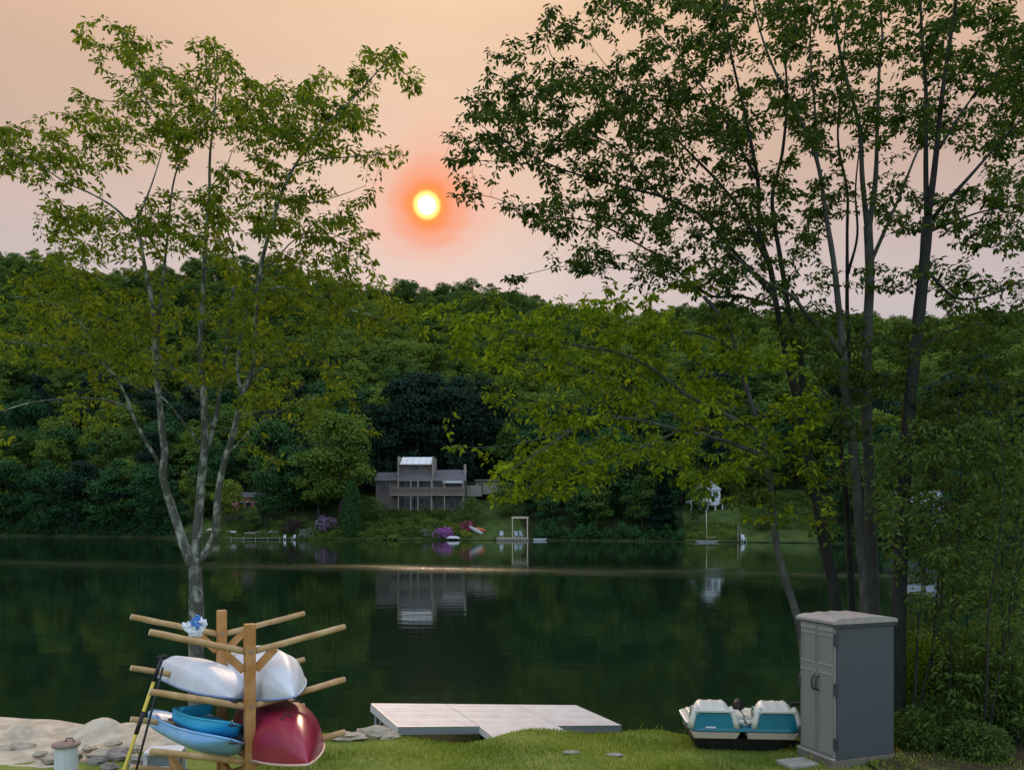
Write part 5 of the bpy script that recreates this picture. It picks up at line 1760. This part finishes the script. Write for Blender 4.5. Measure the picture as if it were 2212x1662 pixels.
# paddles leaning on the rack
p0, p1 = U(258, 1690, 6.75), U(350, 1418, 7.0)
pad = thing('yellow_paddle', p0, 'yellow and black paddle leaning on the left end of the rack', 'paddle')
e = p1 - p0
g0 = p0 - e * 1.05
MB().tube([g0, p0 + e * .86], .015, 10).build('shaft', M['paddle_yellow'], pad, smooth=True)
MB().tube([p0 + e * .38, p0 + e * .56], .0185, 10).build('sleeve', M['rubber_black'], pad, smooth=True)
MB().tube([p0 + e * .80, p1], .018, 10).build('upper_sleeve', M['rubber_black'], pad, smooth=True)
MB().beam(p1 + Vector((-.045, 0, -.005)), p1 + Vector((.045, 0, .01)), .03, .03).build('grip', M['rubber_black'], pad, bevel=.01)
bl = MB()
b0 = g0
bl.beam(b0 - e * .02, b0 - e * .42, .16, .02)
bl.build('blade', M['paddle_yellow'], pad, bevel=.008)
p0, p1 = U(296, 1655, 7.35), U(352, 1440, 7.4)
pad = thing('black_paddle', p0, 'thin black paddle standing beside the yellow one', 'paddle')
e = p1 - p0
MB().tube([p0 - e * .9, p1], .011, 8).build('shaft', M['rubber_black'], pad, smooth=True)
MB().beam(p0 - e * .9, p0 - e * 1.35, .14, .018).build('blade', M['rubber_black'], pad, bevel=.006)

# plastic bag knotted round the top arm
bgc = U(419, 1364, 7.45)
bag = thing('plastic_bag', bgc, 'blue and white plastic bag tied to the top arm of the rack', 'bag')
MB().lump(bgc, (.07, .04, .045), 3, 16, 10, .5).build('wrap', M['bag_white'], bag)
for q, (dx, dz, s_, mt) in enumerate([(.02, .08, .06, 'bag_blue'), (.075, .085, .05, 'bag_white'), (-.06, .05, .045, 'bag_white'), (.035, .115, .035, 'bag_blue')]):
    MB().lump(bgc + Vector((dx, -.01, dz)), (s_, .025, s_ * .9), 9 + q * 4, 10, 7, .75).build('flap', M[mt], bag)

# white stool behind the rack
sx_, sd_ = U(357, 1620, 9.5).x, 9.5
sz_ = float(near_h(sx_, sd_))
st = thing('plastic_stool', (sx_, sd_, sz_), 'small white step stool on the ground behind the rack', 'stool')
MB().box((sx_, sd_, sz_ + .29), (.42, .30, .04), R(8)).build('top', M['plastic_white'], st, bevel=.01)
for a in (-.18, .18):
    for b in (-.12, .12):
        MB().box((sx_ + a, sd_ + b, sz_ + .135), (.045, .045, .27), R(8)).build('leg', M['plastic_white'], st)
MB().box((sx_, sd_ - .13, sz_ + .12), (.34, .02, .03), R(8)).build('rung', M['plastic_white'], st)
MB().box((sx_, sd_ + .02, sz_ + .17), (.33, .2, .16), R(8)).build('drawer', M['dock_metal'], st)

# ------------------------------------------------------------------ dock
FL, NL = U(803.5, 1518.3, 14.0), U(861, 1568, 12.39)
FR, NR = U(1243.8, 1522, 15.62), U(1341, 1564.8, 13.98)
nrm = (FR - FL).cross(NL - FL).normalized()
if nrm.z < 0:
    nrm = -nrm
dock = thing('lake_dock', ((FL + FR + NL + NR) / 4).to_tuple()[:2] + (WZ,), 'pale flat dock with grey metal skirts tilted at the water edge', 'dock')


def dpt(u, v_):
    return (NL * (1 - u) + NR * u) * (1 - v_) + (FL * (1 - u) + FR * u) * v_


def dpanel(name, u0, u1, v0, v1, th=.03, material='dock_top', off=0.0):
    c = [dpt(u0, v0) + nrm * off, dpt(u1, v0) + nrm * off, dpt(u1, v1) + nrm * off, dpt(u0, v1) + nrm * off]
    return MB().add(c + [q - nrm * th for q in c], [(0, 1, 2, 3), (7, 6, 5, 4), (0, 4, 5, 1), (1, 5, 6, 2), (2, 6, 7, 3), (3, 7, 4, 0)]).build(name, M[material], dock, bevel=.004)


def dskirt(name, a, b, h, material, off=.004):
    a, b = Vector(a), Vector(b)
    t = nrm.cross(b - a).normalized() * .02
    mid = (FL + FR + NL + NR) / 4
    if ((a + t) - mid).length < (a - mid).length:
        t = -t
    vs_ = [a, b, b + t, a + t]
    lo = [q - nrm * h for q in vs_]
    return MB().add(vs_ + lo, [(0, 1, 2, 3), (7, 6, 5, 4), (0, 4, 5, 1), (1, 5, 6, 2), (2, 6, 7, 3), (3, 7, 4, 0)]).build(name, M[material], dock)


for u0, u1 in ((0, .337), (.339, .687), (.689, 1)):
    for q in range(11):
        v0 = q / 11
        dpanel('deck_board', u0 + .0004 * (q % 3), u1 - .0004 * (q % 2), v0 + .0007, v0 + 1 / 11 - .0007, off=.0015 * ((q * 7) % 3 - 1))
ramp_far = dpt(.339, -.004), dpt(.687, -.004)
dirv = (NL - FL)
g1 = ramp_far[0] + dirv * .75 - Vector((0, 0, .06))
g2 = ramp_far[1] + dirv * .75 - Vector((0, 0, .06))
rv = [ramp_far[0], ramp_far[1], g2, g1]
MB().add(rv + [q - nrm * .05 for q in rv], [(3, 2, 1, 0), (4, 5, 6, 7), (0, 1, 5, 4), (1, 2, 6, 5), (2, 3, 7, 6), (3, 0, 4, 7)]).build('gangway', M['dock_top'], dock)
dskirt('side_skirt', NL, FL, .135, 'dock_white')
dskirt('front_skirt', NL, dpt(.337, 0), .125, 'dock_metal')
dskirt('front_skirt', dpt(.689, 0), NR, .125, 'dock_metal')
dskirt('back_skirt', FL, FR, .12, 'dock_metal')
dskirt('side_skirt', NR, FR, .12, 'dock_metal')
dskirt('gangway_skirt', rv[0], rv[3], .11, 'dock_white')
for u, v_ in ((.015, .96), (.015, .5), (.03, .08), (.5, .95), (.97, .95), (.97, .1), (.7, .1)):
    q = dpt(u, v_)
    MB().tube([q - nrm * .04, (q.x, q.y, -2.0)], .03, 8).build('leg', M['dock_metal'], dock, smooth=True)
MB().beam(dpt(.03, .9) - nrm * .14, dpt(.03, .35) - nrm * .45, .03, .05).build('cross_brace', M['dock_metal'], dock)
MB().tube([dpt(.02, .72) - nrm * .15, dpt(.02, .8) - nrm * .3], .02, 8).build('bolt_bar', M['plastic_white'], dock)

# ------------------------------------------------------------------ pedal boat
PD = 10.7
po = U(1606, 1622, PD)
pg = float(near_h(po.x, PD)) + .02
pbt = thing('pedal_boat', (po.x, PD, pg), 'teal and white pedal boat with two ribbed seats on the grass', 'pedal boat')
yawp = R(-4)
Rp = Matrix.Rotation(yawp, 3, 'Z')


def pp(x, y, z):
    return Vector((po.x, PD, pg)) + Rp @ Vector((x, y, z))


def loft(sections):
    """sections: list of closed rings with the same count"""
    mb = MB()
    n_ = len(sections[0])
    fs = []
    for i in range(len(sections) - 1):
        for j in range(n_):
            fs.append((i * n_ + j, i * n_ + (j + 1) % n_, (i + 1) * n_ + (j + 1) % n_, (i + 1) * n_ + j))
    fs.append(tuple(reversed(range(n_))))
    fs.append(tuple((len(sections) - 1) * n_ + j for j in range(n_)))
    return mb.add([p for s in sections for p in s], fs)


def rrect(hw, y0, y1, z, r=.12, n_=5):
    out = []
    for (cx_, cy_, a0) in ((hw - r, y1 - r, 0), (-hw + r, y1 - r, 90), (-hw + r, y0 + r, 180), (hw - r, y0 + r, 270)):
        for k_ in range(n_ + 1):
            a = R(a0 + 90 * k_ / n_)
            out.append(pp(cx_ + r * math.cos(a), cy_ + r * math.sin(a), z))
    return out


loft([rrect(.60, .05, .90, -.04, .15), rrect(.67, -.02, .94, .10, .15), rrect(.70, -.05, .96, .17, .15)]).build('hull', M['rubber_black'], pbt)
for x0, x1 in ((-.70, -.06), (.02, .71)):
    mb = MB()
    xs_ = [(x0 + .02, x1 - .05), (x0, x1)]
    mb.add([pp(xs_[0][0], -.09, .172), pp(xs_[0][1], -.09, .172), pp(xs_[0][1], .3, .172), pp(xs_[0][0], .3, .172), pp(x0, -.11, .265), pp(x1, -.11, .265), pp(x1, .3, .265), pp(x0, .3, .265)],
           [(0, 3, 2, 1), (4, 5, 6, 7), (0, 1, 5, 4), (1, 2, 6, 5), (2, 3, 7, 6), (3, 0, 4, 7)])
    mb.build('hull_band', M['pedal_cream'], pbt, bevel=.012)
loft([rrect(.72, -.10, .95, .268, .16), rrect(.745, -.13, .97, .285, .16), rrect(.74, -.12, .96, .325, .16)]).build('deck', M['pedal_teal'], pbt)
loft([rrect(.745, .02, .95, .326, .16), rrect(.752, .01, .96, .333, .16), rrect(.735, .03, .94, .340, .16)]).build('deck_rim', M['pedal_white'], pbt)
for sx2 in (-.415, .425):
    w = .285
    prof = [(-.11, .27), (-.10, .50), (-.085, .555)]
    sec = []
    for y_, z_, hw in ((-.105, .30, w), (-.095, .49, w - .01)):
        sec.append((y_, z_, hw))
    pan = MB().add([pp(sx2 - w, -.112, .30), pp(sx2 + w, -.112, .30), pp(sx2 + w - .035, -.085, .535), pp(sx2 - w + .035, -.085, .535),
                    pp(sx2 - w, .3, .30), pp(sx2 + w, .3, .30), pp(sx2 + w - .035, .3, .535), pp(sx2 - w + .035, .3, .535)],
                   [(0, 1, 2, 3), (5, 4, 7, 6), (0, 4, 5, 1), (1, 5, 6, 2), (2, 6, 7, 3), (3, 7, 4, 0)])
    seat_o = pan.build('seat_back', M['pedal_teal'], pbt, bevel=.015)
    # white ribbed shell over the back
    shell = MB()
    rows, cols = 9, 25
    for i in range(rows):
        t = i / (rows - 1)
        y_ = -.10 + .38 * t
        for j in range(cols):
            u = -1 + 2 * j / (cols - 1)
            hw = .275 - .03 * t
            top = .55 + .085 * math.sin(min(1, t * 1.25) * math.pi / 2) - .10 * max(0, t - .8) / .2
            side = 1 - max(0, (abs(u) - .55) / .45) ** 2.6 * .55
            rib = .010 * max(0, math.cos(u * math.pi * 3.6)) ** 2 * (1 if abs(u) < .85 else 0)
            z_ = .36 + (top - .36) * side + rib
            shell.v.append(tuple(pp(sx2 + u * hw * (1 + .10 * (1 - side)), y_, z_)))
    for i in range(rows - 1):
        for j in range(cols - 1):
            k_ = i * cols + j
            shell.f.append((k_, k_ + 1, k_ + 1 + cols, k_ + cols))
    front = [pp(sx2 - .275, -.10, .58), pp(sx2 + .275, -.10, .54)]
    so = shell.build('seat_shell', M['pedal_white'], seat_o, smooth=True)
    md_ = so.modifiers.new('solid', 'SOLIDIFY')
    md_.thickness = .02
    # white moulded edges each side of the back panel
    for sg in (-1, 1):
        MB().tube([pp(sx2 + sg * (w + .02), -.09, .32), pp(sx2 + sg * (w + .0), -.09, .42), pp(sx2 + sg * (w - .03), -.08, .53), pp(sx2 + sg * (w - .07), -.06, .60)], [.045, .04, .035, .03], 8).build('seat_edge', M['pedal_white'], seat_o, smooth=True)
    MB().beam(pp(sx2 - .26, -.10, .545), pp(sx2 + .26, -.10, .545), .03, .035).build('top_bead', M['pedal_white'], seat_o, bevel=.01)
    MB().box(pp(sx2, .55, .37), (.5, .5, .05), yawp).build('seat_pan', M['pedal_white'], seat_o, bevel=.02)
for a, b in ((-.12, -.02), (.07, .15)):
    MB().box(pp((a + b) / 2, .12, .385), (abs(b - a) + .06, .3, .045), yawp).build('step', M['pedal_white'], pbt, bevel=.01)
    MB().box(pp((a + b) / 2 + (.03 if a < 0 else -.03), .2, .44), (abs(b - a), .3, .06), yawp).build('step', M['pedal_white'], pbt, bevel=.01)
MB().lump(pp(.03, .5, .46), (.07, .08, .13), 2, 14, 10, .15).build('console', M['rubber_black'], pbt, smooth=True)
MB().box(pp(-.46, -.128, .335), (.13, .012, .022), yawp).build('sticker', M['bag_white'], pbt)

# ------------------------------------------------------------------ storage cabinet
CO = U(1803, 1660, 9.74)
cg = 0.0
fd = Vector((-.335, .942, 0)).normalized()        # along the door face, away from the near corner
sd2 = Vector((.942, .335, 0)).normalized()       # along the side face
FWd, SWd, HT = .64, .94, 1.80
CO = Vector((CO.x, CO.y, 0))
cab = thing('storage_cabinet', CO + fd * FWd / 2 + sd2 * SWd / 2, 'tall grey plastic storage cabinet with double doors and pale lid', 'cabinet')


def cp(a, b, z):
    """a along the doors, b along the side, height z"""
    return CO + fd * a + sd2 * b + Vector((0, 0, z))


def cbox(mb, a0, a1, b0, b1, z0, z1):
    return mb.add([cp(a0, b0, z0), cp(a0, b1, z0), cp(a1, b1, z0), cp(a1, b0, z0), cp(a0, b0, z1), cp(a0, b1, z1), cp(a1, b1, z1), cp(a1, b0, z1)],
                  [(0, 3, 2, 1), (4, 5, 6, 7), (0, 1, 5, 4), (1, 2, 6, 5), (2, 3, 7, 6), (3, 0, 4, 7)])


cbox(MB(), -.005, FWd + .005, -.03, SWd + .01, -.12, .10).build('plinth', M['plinth'], cab, bevel=.006)
cbox(MB(), -.012, FWd + .012, -.04, .012, .101, .125).build('door_sill', M['shed_trim'], cab, bevel=.004)
cbox(MB(), 0, FWd, .035, SWd, .102, HT).build('body', M['shed_side_shaded'], cab, bevel=.006)
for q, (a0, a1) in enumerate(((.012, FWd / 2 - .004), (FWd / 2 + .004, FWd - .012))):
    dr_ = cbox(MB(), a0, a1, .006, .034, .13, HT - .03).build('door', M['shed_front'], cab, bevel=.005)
    for z0, z1 in ((.16, 1.17), (1.26, HT - .15)):
        for zz in ((z0, z0 + .022), (z1 - .022, z1)):
            cbox(MB(), a0 + .02, a1 - .02, -.004, .0055, zz[0], zz[1]).build('panel_rail', M['shed_trim'] if zz[0] > 1.1 else M['shed_front'], dr_)
        for aa in ((a0 + .02, a0 + .034), (a1 - .034, a1 - .02)):
            cbox(MB(), aa[0], aa[1], -.003, .0055, z0 + .023, z1 - .023).build('panel_stile', M['shed_front'], dr_)
    cbox(MB(), a0 + .02, a1 - .02, -.004, .0055, HT - .11, HT - .06).build('panel_band', M['shed_trim'], dr_)
    ha = FWd / 2 + (-.035 if q == 0 else .035)
    MB().tube([cp(ha, .0, 1.10), cp(ha, -.04, 1.08), cp(ha, -.05, 1.01), cp(ha, -.04, .94), cp(ha, .0, .92)], .012, 8).build('handle', M['shed_dark'], dr_, smooth=True)
    for z_ in (.30, .98, 1.60):
        aa = -.004 if q == 0 else FWd + .004
        cbox(MB(), min(aa - .02, aa + .02), max(aa - .02, aa + .02), -.006, .04, z_ - .075, z_ + .075).build('hinge', M['shed_dark'], dr_, bevel=.006)
for a in (-.001, FWd + .001):
    pass
# lid, arched from front to back with ridges
lid = MB()
nb, na = 19, 2
for z_off in (0.0, .05):
    for i in range(nb):
        t = i / (nb - 1)
        b = -.035 + (SWd + .07) * t
        arch = .022 * (1 - (2 * t - 1) ** 2)
        rib = .008 * (1 if (i // 2) % 2 else 0) if z_off > 0 else 0
        for a in (-.03, FWd + .03):
            lid.v.append(tuple(cp(a, b, HT - .012 + z_off * (1 - .35 * (abs(2 * t - 1) > .98)) + arch * (1 if z_off > 0 else 0.0) + rib)))
for layer in (0, 1):
    o_ = layer * nb * 2
    for i in range(nb - 1):
        fc = (o_ + i * 2, o_ + i * 2 + 1, o_ + i * 2 + 3, o_ + i * 2 + 2)
        lid.f.append(fc if layer == 0 else tuple(reversed(fc)))
for i in range(nb - 1):
    for a in (0, 1):
        lid.f.append((i * 2 + a, i * 2 + 2 + a, nb * 2 + i * 2 + 2 + a, nb * 2 + i * 2 + a))
lid.f.append((0, 1, nb * 2 + 1, nb * 2))
lid.f.append((nb * 2 - 2, nb * 2 - 1, nb * 4 - 1, nb * 4 - 2))
lid_o = lid.build('lid', M['shed_lid'], cab)
cbox(MB(), -.022, -.004, -.03, SWd + .03, HT - .055, HT - .014).build('lid_edge', M['shed_dark'], lid_o)
# paver in front of the cabinet, black trellis beside it
pvb = CO + fd * .30 - sd2 * .32
tag(MB().box((pvb.x, pvb.y, .02), (.42, .3, .05), R(18)).build('paver', M['slate'], loc=pvb, bevel=.01), 'square grey paving slab in front of the cabinet doors', 'paver')
fr0 = U(1718, 1600, 10.75)
fz0 = float(near_h(fr0.x, 10.75))
frm = thing('metal_trellis', (fr0.x, 10.75, fz0), 'black metal trellis standing between the pedal boat and cabinet', 'trellis')
for dx in (-.02, .16, .34):
    MB().box((fr0.x + dx, 10.75, fz0 + .30), (.035, .035, .66), 0).build('upright', M['rubber_black'], frm)
for z_ in (.1, .62):
    MB().box((fr0.x + .15, 10.72, fz0 + z_), (.46, .03, .035), 0).build('crossbar', M['rubber_black'], frm)
